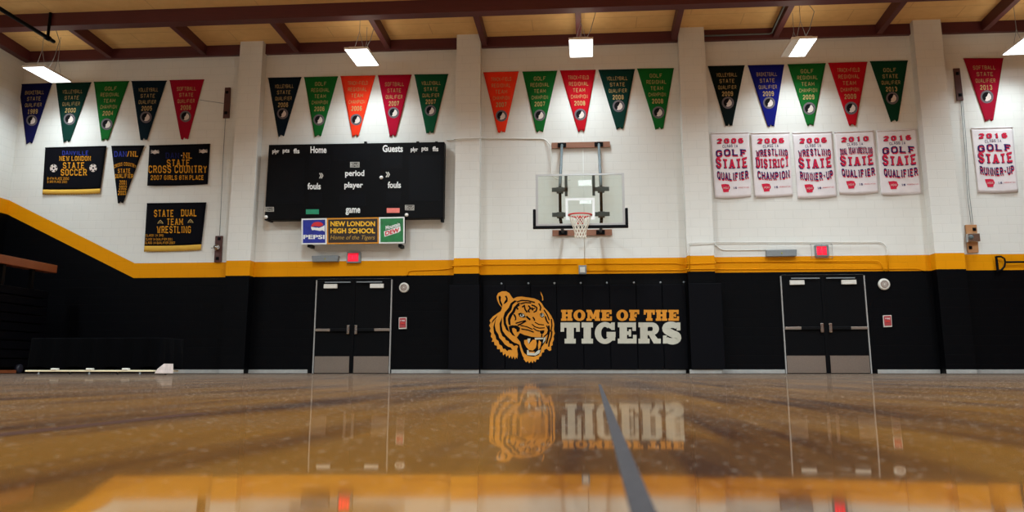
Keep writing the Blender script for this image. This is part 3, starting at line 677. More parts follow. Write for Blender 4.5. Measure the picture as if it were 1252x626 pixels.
# ------------------------------------------------------------------ white championship banners
WB = [
 ([(868.4, 162.8), (915.4, 161.8), (918.4, 240.6), (873.8, 241.9)], '2006', 'GOLF', 'STATE', 'QUALIFIER', 'white golf state qualifier banner, first of the five beside the pillar'),
 ([(917.6, 162.8), (965, 161.8), (969.5, 239.2), (923, 241.4)], '2006', 'WRESTLING', 'DISTRICT', 'CHAMPION', 'white wrestling district champion banner under the royal blue pennant'),
 ([(968.8, 162.4), (1017, 161), (1023.2, 240.2), (975.2, 242.8)], '2006', 'WRESTLING', 'STATE', 'RUNNER-UP', 'white wrestling state runner-up banner in the middle of the five'),
 ([(1020, 161.8), (1068.4, 159.4), (1074, 235.7), (1026, 237.4)], '2010', 'DUAL TEAM WRESTLING', 'STATE', 'QUALIFIER', 'white dual team wrestling qualifier banner dated 2010, fourth of the five'),
 ([(1071.6, 160), (1120.4, 157.7), (1126.8, 236.8), (1077.4, 238.2)], '2016', 'GOLF', 'STATE', 'QUALIFIER', 'white golf state qualifier banner, last of the five, under a dark green pennant'),
 ([(1187.2, 156.7), (1238, 155.4), (1245, 234.5), (1196, 235.6)], '2016', 'GOLF', 'STATE', 'RUNNER-UP', 'lone white golf state runner-up banner beyond the last pillar, under a crimson pennant'),
]
for k, (q, year, l1, l2, l3, lab) in enumerate(WB):
    fy = cloth(.03, 6.2, k * 2.3 + .5, D - .012)
    r = thing('banner', lab, 'banner', at(*bil(q, .5, 1), D - .03), 'white championship banners')
    m = MB(); sheet(m, q, fy, nu=22, nv=20, sag=1.0); m.build('cloth', WCLOTH, r, solid=.004)
    m = MB(); m.tube([cl_at(*bil(q, i / 12, .004), fy, .004) for i in range(13)], .014, 8); m.build('top_hem', WCLOTH, r)
    def F(o, dx=0, dy=0): return lambda u, v: cl_at(*[a + b for a, b in zip(bil(q, u, v), (dx, dy))], fy, o)
    def line(nm, mat, draw, smat=None, shadow=None):
        m = MB(); m.weld = False; draw(m); o = m.build(nm, mat, r)
        if shadow: m = MB(); m.weld = False; shadow(m); m.build('print_shadow', smat, o)
    def yr(f, t): return lambda m: [letters(m, ch, (.17 + i * .185, .085, .30 + i * .185, .165), f, t) for i, ch in enumerate(year)]
    def ln(tx, box, f, t, **kw): return lambda m: letters(m, tx, box, f, t, True, **kw)
    line('year_lettering', RPRINT, yr(F(.012), 2.1), NPRINT, yr(F(.008, -.5, .4), 2.6))
    line('class_lettering', NPRINT, lambda m: letters(m, 'CLASS 1A', (.30, .18, .70, .225), F(.008), 1.1, arc=.008))
    line('sport_lettering', NPRINT, ln(l1, (.11, .25, .925, .352), F(.012), 1.2, arc=.018), RPRINT, ln(l1, (.115, .262, .93, .365), F(.008, .3, .5), 1.25, arc=.018))
    line('main_lettering', RPRINT, ln(l2, (.11, .41, .945, .555), F(.012), 1.45, arc=-.02, aw=.1), NPRINT, ln(l2, (.10, .405, .95, .565), F(.008, -.4, .4), 1.8, arc=-.02, aw=.1))
    line('result_lettering', NPRINT, ln(l3, (.11, .615, .94, .735), F(.012), 1.2, arc=-.03), RPRINT, ln(l3, (.115, .625, .945, .745), F(.008, .3, .7), 1.25, arc=-.03))
    m = MB(); fpoly(m, [(.20, .795), (.33, .79), (.41, .80), (.425, .83), (.44, .845), (.425, .875), (.40, .885), (.395, .915), (.25, .918), (.235, .87), (.215, .84)], F(.008)); lg = m.build('state_logo', RPRINT, r)
    line('mark_lettering', NPRINT, lambda m: letters(m, '16', (.52, .838, .62, .872), F(.008), 1.8))
    line('small_lettering', RPRINT, lambda m: letters(m, 'ASSOCIATION', (.66, .842, .95, .862), F(.008), 1.0))
    m = MB(); letters(m, 'IHSAA', (.25, .835, .40, .87), F(.012), 1.0); m.weld = False; m.build('logo_lettering', WHITEF, lg)
# ------------------------------------------------------------------ black banners on the left bay
def black_banner(q, label, fringe, ph, texts, extra=None, name='banner'):
    fy = cloth(.03, 3.6, ph, D - .012)
    r = thing(name, label, 'banner', at(*bil(q, .5, 1), D - .03), 'black banners beside the bleachers')
    v1 = fringe or 1.
    m = MB(); sheet(m, q, fy, v1=v1, nu=20, nv=16, sag=.8); m.build('cloth', BCLOTH, r, solid=.004)
    m = MB(); m.tube([cl_at(*bil(q, i / 12, .004), fy, .004) for i in range(13)], .014, 8); m.build('top_hem', BCLOTH, r)
    if fringe:
        m = MB()
        jag = lambda u, v, x, y: (x, y + (v > .99) * .5 * math.sin(u * 140))
        sheet(m, q, fy, v0=v1 - .004, v1=1., nu=60, nv=2, sag=.8, off=.003, edge=jag); m.build('gold_fringe', FRINGE, r, solid=.006)
    by = {}
    for mat, nm, txt, sc, ox, oy, box, kw in texts:
        m, _ = by.setdefault(nm, (MB(), mat))
        b = (box[0] / sc + ox, box[1] / sc + oy, box[2] / sc + ox, box[3] / sc + oy)
        letters(m, txt, b, lambda x, y: cl_at(x, y, fy, .008), **kw)
    for nm, (m, mat) in by.items(): m.weld = False; m.build(nm, mat, r)
    if extra: extra(r, lambda o: (lambda x, y: cl_at(x, y, fy, o)))
    return r
SR = dict(t=1.15, serif=True)
def balls(r, f):
    for cx, cy in ((65.6, 205.7), (113.9, 205.4)):
        m = MB(); fpoly(m, ellipse(cx, cy, 4.6, 4.8, 24), f(.007)); b = m.build('soccer_ball_patch', WHITEF, r)
        m = MB(); m.weld = False
        fpoly(m, ellipse(cx, cy, 1.5, 1.5, 5, -90), f(.011))
        for a in range(5):
            t = math.radians(-90 + 72 * a); fpoly(m, ellipse(cx + 3.6 * math.cos(t), cy + 3.8 * math.sin(t), 1.1, 1.1, 5, -90 + 72 * a), f(.011))
        m.build('ball_patches', BLKF, b)
T = (8.34, 50, 170)
black_banner([(55.4, 180.6), (130.1, 178.7), (122, 236.6), (51.9, 237.6)], 'black soccer banner with two ball patches and a gold hem', .9, .4, [
    (BLUEF, 'blue_lettering', 'DANVILLE', *T, (218, 120, 485, 165), dict(t=.9)), (GOLDT, 'gold_lettering', 'NEW LONDON', *T, (190, 174, 508, 222), SR),
    (GOLDT, 'gold_lettering', 'STATE', *T, (225, 238, 445, 301), SR), (GOLDT, 'gold_lettering', 'SOCCER', *T, (203, 306, 467, 373), SR),
    (GOLDT, 'gold_lettering', 'B 4TH PLACE 2000', *T, (66, 390, 285, 416), dict(t=1.)), (GOLDT, 'gold_lettering', 'B 3RD PLACE 2001', *T, (66, 424, 270, 448), dict(t=1.))], balls)
def wings(r, f):
    for cx, cy in ((189.8, 185.6), (248.9, 184.7)):
        m = MB(); m.weld = False
        fpoly(m, [(cx - 4.5, cy + .6), (cx - 2, cy - .6), (cx, cy - 2.6), (cx + 2, cy - .8), (cx + 5.4, cy + .4), (cx + 2, cy + 1.8), (cx - 1, cy + 2.8), (cx - 3, cy + 1.8)], f(.007))
        for d in (-1.6, 0, 1.6): strokes(m, [(cx - 5.4, cy + d), (cx - 1, cy + d * .6), (cx + 4.6, cy + d)], .7, f(.008))
        m.build('winged_shoe_patch', WHITEF, r)
T = (7.36, 130, 170)
black_banner([(182.7, 178.2), (257, 176.1), (253.9, 225.2), (180, 227.0)], 'black cross country banner reading girls place, beneath dark teal and crimson pennants', None, 2.1, [
    (NAVYD, 'dim_blue_lettering', 'DAN', *T, (535, 122, 655, 175), SR), (WHITEF, 'white_lettering', '-', *T, (668, 125, 688, 172), dict(t=1.2)),
    (GOLDT, 'gold_lettering', 'NL', *T, (692, 120, 775, 176), SR), (GOLDT, 'gold_lettering', 'STATE', *T, (545, 184, 752, 246), SR),
    (GOLDT, 'gold_lettering', 'CROSS COUNTRY', *T, (380, 238, 905, 306), SR), (GOLDT, 'gold_lettering', '2007 GIRLS 8TH PLACE', *T, (400, 326, 876, 368), SR)], wings)
def mats(r, f):
    for cx, cy in ((196.1, 271.6), (232.9, 270.6)):
        m = MB(); m.weld = False
        strokes(m, [(cx - 3.2, cy + 1.8), (cx - 1.6, cy - .8), (cx, cy - 2.2), (cx + 1.6, cy - .8), (cx + 3.2, cy + 1.8)], 1.0, f(.008))
        strokes(m, [(cx - 1.4, cy + 1.6), (cx, cy + .2), (cx + 1.4, cy + 1.6)], .6, f(.008)); m.build('wrestler_patch', TANT, r)
T = (7.364, 170, 240)
black_banner([(179.8, 248.8), (252.2, 247.9), (245.6, 305.6), (176.1, 307.6)], 'black dual team wrestling banner with gold fringe, lowest on the wall', .885, 3.3, [
    (GOLDT, 'gold_lettering', 'STATE', *T, (135, 122, 312, 186), SR), (GOLDT, 'gold_lettering', 'DUAL', *T, (380, 118, 520, 181), SR), (GOLDT, 'gold_lettering', 'TEAM', *T, (250, 200, 395, 259), SR),
    (GOLDT, 'gold_lettering', 'WRESTLING', *T, (162, 268, 466, 332), SR), (GOLDT, 'gold_lettering', 'CLASS 1A 3RD', *T, (60, 342, 220, 362), dict(t=.9)),
    (GOLDT, 'gold_lettering', 'CLASS 1A QUALIFIER 2001', *T, (60, 376, 302, 398), dict(t=.9)), (GOLDT, 'gold_lettering', 'CLASS 1A QUALIFIER 2007', *T, (54, 408, 324, 430), dict(t=1.))], mats)
q = [(136.1, 178.4), (176.5, 177.9), (150.6, 248.2), (144.2, 248.6)]
fy = cloth(.02, 5, 1.1, D - .012)
r = thing('pennant', 'small black cross country pennant with gold letters, between the soccer and cross country banners', 'pennant', at(147.3, 248, D - .02))
m = MB(); sheet(m, q, fy, nu=10, nv=26, edge=lambda u, v, x, y: (x, y - max(0, (v - .94) / .06) * 2.2 * max(0, 1 - abs(u - .5) * 4.5))); m.build('felt', BCLOTH, r, solid=.006)
m = MB(); m.tube([cl_at(136.3 + 40 * i / 8, 178.9 - .5 * i / 8, fy, .006) for i in range(9)], .014, 8); m.build('top_hem', BCLOTH, r)
f8 = lambda x, y: cl_at(x, y, fy, .008)
def bt(box): return (box[0] / 7.36 + 130, box[1] / 7.36 + 170, box[2] / 7.36 + 130, box[3] / 7.36 + 170)
m = MB(); letters(m, 'DAN', bt((72, 110, 182, 160)), f8, **SR); m.weld = False; m.build('blue_lettering', BLUEF, r)
m = MB(); m.weld = False
for tx, b, a in (('/NL', (186, 108, 288, 160), 0), ('CROSS COUNTRY', (68, 208, 268, 240), 3.6), ('STATE', (104, 266, 216, 306), 0), ('QUALIFIER', (76, 312, 240, 350), .6), ('2001', (118, 372, 186, 410), 0), ('2002', (114, 418, 184, 456), 0), ('2003', (106, 464, 178, 504), 0)):
    letters(m, tx, bt(b), f8, t=1.2, serif=len(tx) != 4, arc=a)
m.build('gold_lettering', GOLDT, r)
# ------------------------------------------------------------------ scoreboard
YS = D - .30
SBQ = [(328.6, 177.0), (543.4, 173.4), (541.8, 266.6), (323.2, 269.2)]
r = thing('scoreboard', 'large black basketball scoreboard with white captions on the wall above the double door', 'scoreboard', at(432, 268, D - .1))
m = MB(); m.slab(SBQ, YS, D - .06); m.build('cabinet', BLKM, r, bevel=.012)
for x in (340, 400, 460, 525):
    p = at(x, 174, YS + .1); m = MB(); m.box(p.x - .06, p.x + .06, D - .06, D - .003, p.z - .5, p.z - .2); m.build('mounting_bracket', BLKM, r)
fs = lambda x, y: at(x, y, YS - .004)
DIG = pm('dark_display_window', (8, 9, 13), .45, spec=.1)
for b in ((330, 193, 372, 249), (378, 190, 403, 208), (407, 180, 452, 196), (466, 188, 492, 206), (500, 190, 538, 246), (378, 236, 394, 250), (415, 237, 447, 252), (472, 235, 490, 249)):
    m = MB(); m.slab([(b[0], b[1]), (b[2], b[1] - .4), (b[2], b[3] - .4), (b[0], b[3])], YS - .003, YS + .002); m.build('display_window', DIG, r)
m = MB(); m.weld = False
for tx, b in (('Home', (379.6, 179, 399.2, 187.2)), ('Guests', (467.8, 177.3, 492.6, 186)), ('plyr', (333, 182.4, 341.4, 188.6)), ('pts', (345.6, 182, 354, 188.2)), ('fls', (358.8, 181.6, 366.2, 187.6)),
              ('plyr', (502.2, 180, 511, 186.6)), ('pts', (515.4, 179.4, 523.4, 186)), ('fls', (528.8, 179, 536, 185)), ('period', (422, 208, 445.4, 217.4)), ('player', (421, 222.6, 443.8, 231.6)),
              ('fouls', (376, 223.6, 392.2, 231.6)), ('fouls', (474, 222, 490.2, 230)), ('game', (422.6, 254.2, 440.4, 263))):
    m = MB(); m.weld = False; font_text(m, tx, b, fs, .028); m.build('caption_lettering', WPRINT, r)
for b in ((429, 199, 438.6, 204), (324.6, 254, 334, 258), (496, 251.6, 505.6, 256.4)):
    m = MB(); m.weld = False; letters(m, 'BONUS', (b[0], b[1] + .3, b[2], b[3] - .3), fs, 1.3)
    strokes(m, [(b[0] - .6, b[1] - .6), (b[2] + .6, b[1] - .6), (b[2] + .6, b[3] + .4), (b[0] - .6, b[3] + .4), (b[0] - .6, b[1] - .6)], .5, fs); m.build('bonus_lettering', OFFW, r)
for x, y in ((390.6, 211.6), (472, 210.2)):
    m = MB(); m.weld = False
    for d in (0, 2.2): strokes(m, [(x + d, y), (x + d + 2, y + 3.2), (x + d, y + 6.4)], 1.2, fs)
    m.build('possession_arrow', OFFW, r)
for b, c, nm in (((374, 256, 389.8, 261.8), (30, 140, 104), 'green'), ((472.8, 254.4, 488.6, 260.2), (236, 122, 110), 'salmon')):
    m = MB(); m.slab([(b[0], b[1]), (b[2], b[1] - .1), (b[2], b[3] - .1), (b[0], b[3])], YS - .012, YS); o = m.build('indicator_strip', pm(nm + '_indicator_lens', c, .4), r); o['label'] = nm + ' indicator strip'
for x, y in ((325.2, 265.4), (466.3, 217.2), (497.2, 262.8)):
    m = MB(); p = at(x, y, YS); m.lathe(p, (0, -1, 0), [(.045, -.004), (.042, .02), (.03, .035), (0, .042)], 14); m.build('signal_bulb', WHITE, r)
for x in (329, 540): p = at(x, 268, YS); m = MB(); m.box(p.x - .03, p.x + .03, YS + .03, YS + .2, p.z - .05, p.z + .03); m.build('cabinet_foot', BLKM, r)
for x in (446, 510, 533): p = at(x, 174, YS); m = MB(); m.box(p.x - .03, p.x + .03, YS + .05, YS + .12, p.z - .03, p.z + .035); m.build('lifting_lug', BLKM, r)
# sponsor panel hung below
YP = YS - .07
r = thing('sponsor_panel', 'long sign panel with two drink adverts and the school name, hung under the scoreboard', 'sign', at(431, 299, D - .1))
def pq(x0, x1): 
    t = lambda x: 267.3 - (x - 368) * .018; b = lambda x: 298.9 - (x - 368) * .012
    return [(x0, t(x0)), (x1, t(x1)), (x1, b(x1)), (x0, b(x0))]
m = MB(); m.slab(pq(368.4, 495.4), YP + .012, YS - .014); m.build('panel_case', BLKM, r, bevel=.01)
for x in (377, 488.5): p = at(x, 299, YP); m = MB(); m.box(p.x - .04, p.x + .04, YP + .05, D - .004, p.z - .05, p.z + .02); m.build('mounting_bracket', BLKM, r)
PBLUE = pm('advert_blue', (24, 40, 140), .4, var=.25, scale=6); PGREEN = pm('advert_green', (20, 112, 56), .4, var=.35, scale=6)
PORANGE = pm('sign_orange_frame', (206, 134, 24), .4); SIGNBLK = pm('sign_dark_brown', (34, 20, 14), .4); GRED = pm('advert_red', (200, 36, 44), .4)
fp = lambda o: (lambda x, y: at(x, y - .3, YP - o))
def advert(x0, x1, frame, face, nm):
    m = MB(); m.slab(pq(x0, x1), YP, YP + .012); fr = m.build(nm, frame, r)
    a = pq(x0, x1); e = 1.7
    m = MB(); m.slab([(a[0][0] + e, a[0][1] + e), (a[1][0] - e, a[1][1] + e), (a[2][0] - e, a[2][1] - e), (a[3][0] + e, a[3][1] - e)], YP - .004, YP + .002); m.build('printed_face', face, fr)
    return fr
f1 = advert(368.6, 399.4, WPRINT, PBLUE, 'cola_advert'); f2 = advert(399.6, 463.2, PORANGE, SIGNBLK, 'school_name_sign'); f3 = advert(463.4, 494.6, WPRINT, PGREEN, 'soda_advert')
m = MB(); m.weld = False
fpoly(m, [(386, 279.5), (388, 278.2), (391, 280.6), (395, 280.4), (397, 278), (396.8, 283.5), (394, 281.6), (390, 281.9), (386, 280.6), (382, 282), (380.5, 280)], fp(.01))
fpoly(m, [(380.2, 277.5), (384, 278.2), (390, 279.0), (394, 277.4), (397.2, 275.6), (396.4, 281.4), (391, 282.6), (384, 281.4), (380.6, 280)], fp(.009))
font_text(m, 'PEPSI', (370.8, 287.4, 396.8, 292.6), fp(.009), .03); m.build('white_lettering', WPRINT, f1)
m = MB(); fpoly(m, [(380.4, 277.6), (381.2, 274.6), (384, 272.2), (388.5, 271.4), (392.6, 272.2), (395.4, 274.4), (394, 276.4), (390, 277.4), (384.5, 276.6)], fp(.012)); m.build('red_globe_top', GRED, f1)
m = MB(); m.weld = False; font_text(m, 'NEW LONDON', (404, 270.8, 458.6, 277), fp(.009), .035); font_text(m, 'HIGH SCHOOL', (404, 279.4, 458.6, 285.6), fp(.009), .035)
m.build('yellow_lettering', YELT, f2)
m = MB(); m.weld = False
def slant(o):
    g = fp(o); return lambda x, y: g(x + (292 - y) * .25, y)
font_text(m, 'Home of the Tigers', (404, 288, 458, 294.6), slant(.009), .0); m.build('script_lettering', pm('old_gold_script', (178, 140, 50), .5), f2)
def tilt(o):
    g = fp(o); return lambda x, y: g(x, y - (x - 479) * .28)
m = MB(); m.weld = False; font_text(m, 'Mountain', (471.5, 274.4, 489, 279.4), tilt(.009), .03)
fpoly(m, [(469.4, 280.6), (489.4, 279.8), (490, 285.2), (487, 286.8), (470.2, 287.4)], tilt(.008)); m.build('white_lettering', WPRINT, f3)
m = MB(); m.weld = False; font_text(m, 'DEW', (471, 281, 488.2, 286.4), tilt(.012), .04); m.build('red_lettering', GRED, f3)
# ------------------------------------------------------------------ basketball goal
YB = 18.40
r = thing('basketball_goal', 'wall mounted basketball goal with glass backboard, orange-red rim and white net', 'basketball goal', at(711, 288, D - .5))
gx0, gx1 = at(655, 243, YB).x, at(763.8, 243, YB).x; gz1 = at(709, 212.4, YB).z; gz0 = at(709, 276, YB).z; gm = (gx0 + gx1) / 2
m = MB(); m.box(gx0 + .02, gx1 - .02, YB + .008, YB + .02, gz0 + .02, gz1 - .02); bb = m.build('glass_backboard', GLASS, r)
m = MB(); m.weld = False; e = .05
for a in ((gx0, gx1, gz1 - e * .7, gz1), (gx0, gx1, gz0, gz0 + e), (gx0, gx0 + e, gz0 + e, gz1 - e * .7), (gx1 - e, gx1, gz0 + e, gz1 - e * .7)): m.box(a[0], a[1], YB, YB + .03, a[2], a[3])
m.build('backboard_frame', SILV, bb)
zr = at(708.3, 263, YB - .38).z
m = MB(); m.weld = False; sqx0, sqx1 = gm - .305, gm + .305; z0 = zr - .03; z1 = z0 + .46; t = .05
for a in ((sqx0, sqx1, z1 - t, z1), (sqx0, sqx1, z0, z0 + t), (sqx0, sqx0 + t, z0 + t, z1 - t), (sqx1 - t, sqx1, z0 + t, z1 - t)): m.box(a[0], a[1], YB + .002, YB + .007, a[2], a[3])
m.build('target_square', WPRINT, bb)
m = MB(); m.weld = False; pw = .06
m.box(gx0 - pw, gx1 + pw, YB - .035, YB + .06, gz0 - .055, gz0 + .005); m.box(gx0 - pw, gx0 - .001, YB - .035, YB + .06, gz0 + .005, gz0 + .36); m.box(gx1 + .001, gx1 + pw, YB - .035, YB + .06, gz0 + .005, gz0 + .36)
m.build('edge_padding', BLKM, r, bevel=.012)
RY = YB - .15 - .2286; RR = .2286
m = MB(); m.tube([(gm + (RR + .008) * math.cos(2 * math.pi * k / 40), RY + (RR + .008) * math.sin(2 * math.pi * k / 40), zr) for k in range(40)], .016, 10, True); rim = m.build('rim', RED, r)
m = MB(); m.weld = False
m.box(gm - .065, gm + .065, YB - .018, YB - .001, zr - .13, zr + .05)
m.hexa([(gm - .06, YB - .02, zr - .12), (gm + .06, YB - .02, zr - .12), (gm + .06, YB - .01, zr - .12), (gm - .06, YB - .01, zr - .12)], [(gm - .06, YB - .16, zr - .012), (gm + .06, YB - .16, zr - .012), (gm + .06, YB - .01, zr - .012), (gm - .06, YB - .01, zr - .012)])
for s in (-1, 1): m.tube([(gm + s * .055, YB - .01, zr - .1), (gm + s * .09, YB - .15, zr - .02), (gm + s * .14, YB - .21, zr - .008)], .01, 8)
m.build('rim_bracket', RED, rim)
m = MB(); m.weld = False
for k in range(12):
    a0 = 2 * math.pi * k / 12
    for s in (-1, 1):
        pts = []
        for j in range(10):
            u = j / 9; rad = RR * (1 - .62 * u ** .75 + .06 * u * u) if u < 1 else RR * .44
            rad = RR * (1 - .52 * min(1, u * 1.35) + .02 * u)
            a = a0 + s * u * math.pi * .5
            pts.append((gm + rad * math.cos(a), RY + rad * math.sin(a), zr - .02 - .46 * u))
        m.tube(pts, .0075, 5)
m.build('net', NETM, rim)
xa, xb = at(684.8, 250, YB + .08).x, at(735.2, 250, YB + .08).x
ytube = YB + .13
zt1 = at(709, 231, ytube).z; zt0 = at(709, 270, ytube).z
pt = [(at(674.7, 174.6), at(745.6, 173.6), at(745.6, 181.2), at(674.9, 182.2)), (at(676, 281.4), at(748, 280.8), at(748, 288.4), at(676, 289.2))]
zu, zl = (pt[0][0].z + pt[0][2].z) / 2, (pt[1][0].z + pt[1][2].z) / 2
for nm, z in (('upper', zu), ('lower', zl)):
    m = MB(); m.box(at(675, 230).x, at(747, 230).x, D - .06, D - .026, z - .07, z + .07); b = m.build('wall_board', BOARDW, r, bevel=.004)
    for x in (xa, xb): m = MB(); m.weld = False; m.box(x - .1, x + .1, D - .085, D - .06, z - .05, z + .05); m.box(x - .04, x + .04, D - .16, D - .085, z - .03, z + .04); m.build('anchor_plate', BLKM, b)

for x in (xa, xb):
    m = MB(); m.box(x - .03, x + .03, ytube - .03, ytube + .03, zt0, zt1 + .06); m.build('upright', BLKM, r, bevel=.006)
    m = MB(); m.tube([(x, ytube, zt1 + .03), (x, D - .12, zu)], .032, 10); m.build('upper_arm', GREYD, r)
    m = MB(); m.tube([(x, ytube, zt0 + .06), (x, D - .12, zl)], .034, 10); m.build('lower_arm', BLKM, r)
    s = -1 if x == xa else 1
    for py in (232.5, 263):
        z = at(709, py, ytube).z
        m = MB(); m.weld = False
        m.box(x - .17, x + .17, YB + .034, YB + .06, z - .045, z + .045); m.box(x - .07, x + .07, YB + .06, ytube + .045, z - .06, z + .06)
        m.build('clamp', GREYD, r, bevel=.004)
    z = at(709, 228, ytube).z; xi = gm + s * .29
    m = MB(); m.box(xi - .03, xi + .03, YB + .034, YB + .06, z - .22, z + .22); m.build('stiffener', GREYD, r, bevel=.004)
# ------------------------------------------------------------------ ceiling lamps
corn = [(24.4, 80, 92, 101.5), (418.5, 57.5, 467.1, 82), (692.4, 45, 728.6, 72), (952, 43.5, 1001, 72), (1229, 41, 1281, 69)]
YLC = 19.25
LP = []
for a, b, c, d in corn:
    p = at((a + c) / 2, (b + d) / 2, YLC); LP.append(p)
ZL = sum(p.z for p in LP) / 5
print('lamps', [tuple(round(v, 2) for v in p) for p in LP])
LW, LL = .52, 1.12
def lamp_head(loc, label, dead):
    x, y, z = loc
    r = thing('ceiling_lamp', label, 'lamp', (x, y, z), 'lamps hung from the rafters')
    w_, l_ = LW / 2, LL / 2
    m = MB(); m.weld = False
    m.hexa([(x - w_, y - l_, z + .01), (x + w_, y - l_, z + .01), (x + w_, y + l_, z + .01), (x - w_, y + l_, z + .01)],
           [(x - w_ * .6, y - l_ + .02, z + .055), (x + w_ * .6, y - l_ + .02, z + .055), (x + w_ * .6, y + l_ - .02, z + .055), (x - w_ * .6, y + l_ - .02, z + .055)])
    h = m.build('housing', WHITE, r, bevel=.004)
    m = MB(); m.weld = False; e = .012
    m.box(x - w_ - e, x - w_, y - l_ - e, y + l_ + e, z - .02, z + .03); m.box(x + w_, x + w_ + e, y - l_ - e, y + l_ + e, z - .02, z + .03)
    m.box(x - w_, x + w_, y - l_ - e, y - l_, z - .02, z + .03); m.box(x - w_, x + w_, y + l_, y + l_ + e, z - .02, z + .03)
    m.build('rim_frame', WHITE, r)
    xs = x - w_ + .004 if not dead else x - w_ * .32
    m = MB(); m.box(xs, x + w_ - .004, y - l_ + .004, y + l_ - .004, z - .004, z + .008); m.build('lens', LAMPON, r)
    if dead: m = MB(); m.box(x - w_ + .004, xs - .002, y - l_ + .004, y + l_ - .004, z - .004, z + .008); m.build('unlit_lens', LAMPOFF, r)
    m = MB(); m.weld = False
    for dy in (-.3, .35):
        m.tube([(x - .12, y + dy, z + .05), (x, y + dy, z + .5), (x, y + dy, deck(y + dy) - .005)], .006, 6); m.tube([(x + .12, y + dy, z + .05), (x, y + dy, z + .5)], .005, 6)
    m.tube([(x + .2, y - .2, deck(y - .2) - .01), (x + .34, y - .2, z + .75), (x + .22, y - .15, z + .35), (x + .05, y - .1, z + .05)], .008, 6)
    m.build('hanger_wire', GREY, r)
    return r
labs = ['lit lamp over the navy pennant in the bay by the bleachers', 'lit lamp over the row of pennants above the scoreboard', 'lit lamp over the backboard, hung below the middle rafter', 'partly unlit lamp over the green pennant above the white banners', 'lit lamp beyond the last pillar, over the lone white banner']
for i, p in enumerate(LP): lamp_head((p.x, p.y, p.z), labs[i], i == 3)
for yy, lab in ((2.7, 'lit lamp seen only as the upper bright reflection in the glass backboard'), (-1.2, 'lit lamp seen only as the lower bright reflection in the glass backboard')):
    lamp_head((LP[2].x, yy, LP[2].z), lab, False)
# the same lamps carry on in rows over the rest of the court
PWR = math.pi * LK * LW * LL
for j, yy in enumerate((YLC, 14.9, 10.6, 6.6, 2.7, -1.2, -6.4, -11.0)):
    for p in LP:
        L = bpy.data.lights.new('court_lamp', 'AREA'); L.shape = 'RECTANGLE'; L.size = LW; L.size_y = LL; L.energy = PWR * (.36 if j == 0 else 1.38); L.color = (.775, .92, 1); L.spread = math.radians(136 if j == 0 else 152)
        U = bpy.data.lights.new('added_uplight', 'AREA'); U.shape = 'RECTANGLE'; U.size = LW; U.size_y = LL; U.energy = PWR * .022; U.color = (1, .9, .74); U.spread = math.radians(165)  # added warm fill for the ceiling, not a known part of the fixtures
        o = bpy.data.objects.new('added_uplight', U); COL.objects.link(o); o.location = (p.x, yy, p.z + .08); o.rotation_euler = (math.pi, 0, 0)
        o = bpy.data.objects.new('court_lamp', L); COL.objects.link(o); o.location = (p.x, yy, p.z - .02)
# ------------------------------------------------------------------ exit signs, battery lights, alarms
def exit_sign(x0, y0, x1, y1, p0, lab, guard):
    a, b = at(x0, y0, D - .09), at(x1, y1, D - .09)
    r = thing('exit_sign', lab, 'exit sign', ((a.x + b.x) / 2, D - .05, b.z), 'lit exit signs')
    m = MB(); m.box(a.x - .03, b.x + .05, D - .085, D - .004, b.z - .03, a.z + .03); m.build('sign_housing', GREY, r, bevel=.006)
    m = MB(); m.box(a.x, b.x, D - .09, D - .084, b.z, a.z); fc = m.build('sign_face', EXITB, r)
    m = MB(); m.weld = False; hh = (y1 - y0)
    letters(m, 'EXIT', (x0 + 1.2, y0 + hh * .2, x1 - 1.2, y1 - hh * .2), lambda x, y: at(x, y, D - .096), .95, gap=2.6); m.build('exit_lettering', EXITR, fc)
    if guard:
        m = MB(); m.weld = False
        X0, X1, Z0, Z1 = a.x - .12, b.x + .12, b.z - .06, a.z + .05
        m.tube([(X0, D - .11, Z0), (X1, D - .11, Z0), (X1, D - .11, Z1), (X0, D - .11, Z1)], .005, 6, True)
        for z in (Z0, Z1):
            for x in (X0, X1): m.tube([(x, D - .11, z), (x, D - .004, z)], .005, 6)
        for i in range(1, 4): x = X0 + (X1 - X0) * i / 4; m.tube([(x, D - .112, Z0), (x, D - .112, Z1)], .003, 6)
        m.build('wire_guard', GREY, r)
exit_sign(425.4, 309.4, 438, 319.6, 0, 'lit red exit sign under the drink sign panel', False)
exit_sign(998.2, 301.2, 1011.2, 311.8, 0, 'lit red exit sign in a wire guard below the white banners', True)
for q, lab in ((((381, 312.8), (413.6, 312.2), (413, 319.6), (381.6, 320)), 'long grey battery light box under the drink sign panel'),
               (((937.4, 305.6), (974.4, 304.8), (974, 313), (937, 313.6)), 'long grey battery light box below the white banners')):
    p = at(*q[3], D - .14)
    r = thing('battery_light', lab, 'emergency light', at((q[0][0] + q[1][0]) / 2, q[3][1], D - .07), 'grey battery light boxes over the doors')
    m = MB(); m.slab(q, D - .14, D - .004); m.build('box', GREY, r, bevel=.01)
    m = MB(); c = at((q[0][0] + q[1][0]) / 2, (q[0][1] + q[3][1]) / 2, D - .14); m.lathe(c, (0, -1, 0), [(.018, -.003), (.018, .006), (0, .01)], 12); m.build('pilot_light', pm('yellow_green_lens', (150, 150, 60), .4), r)
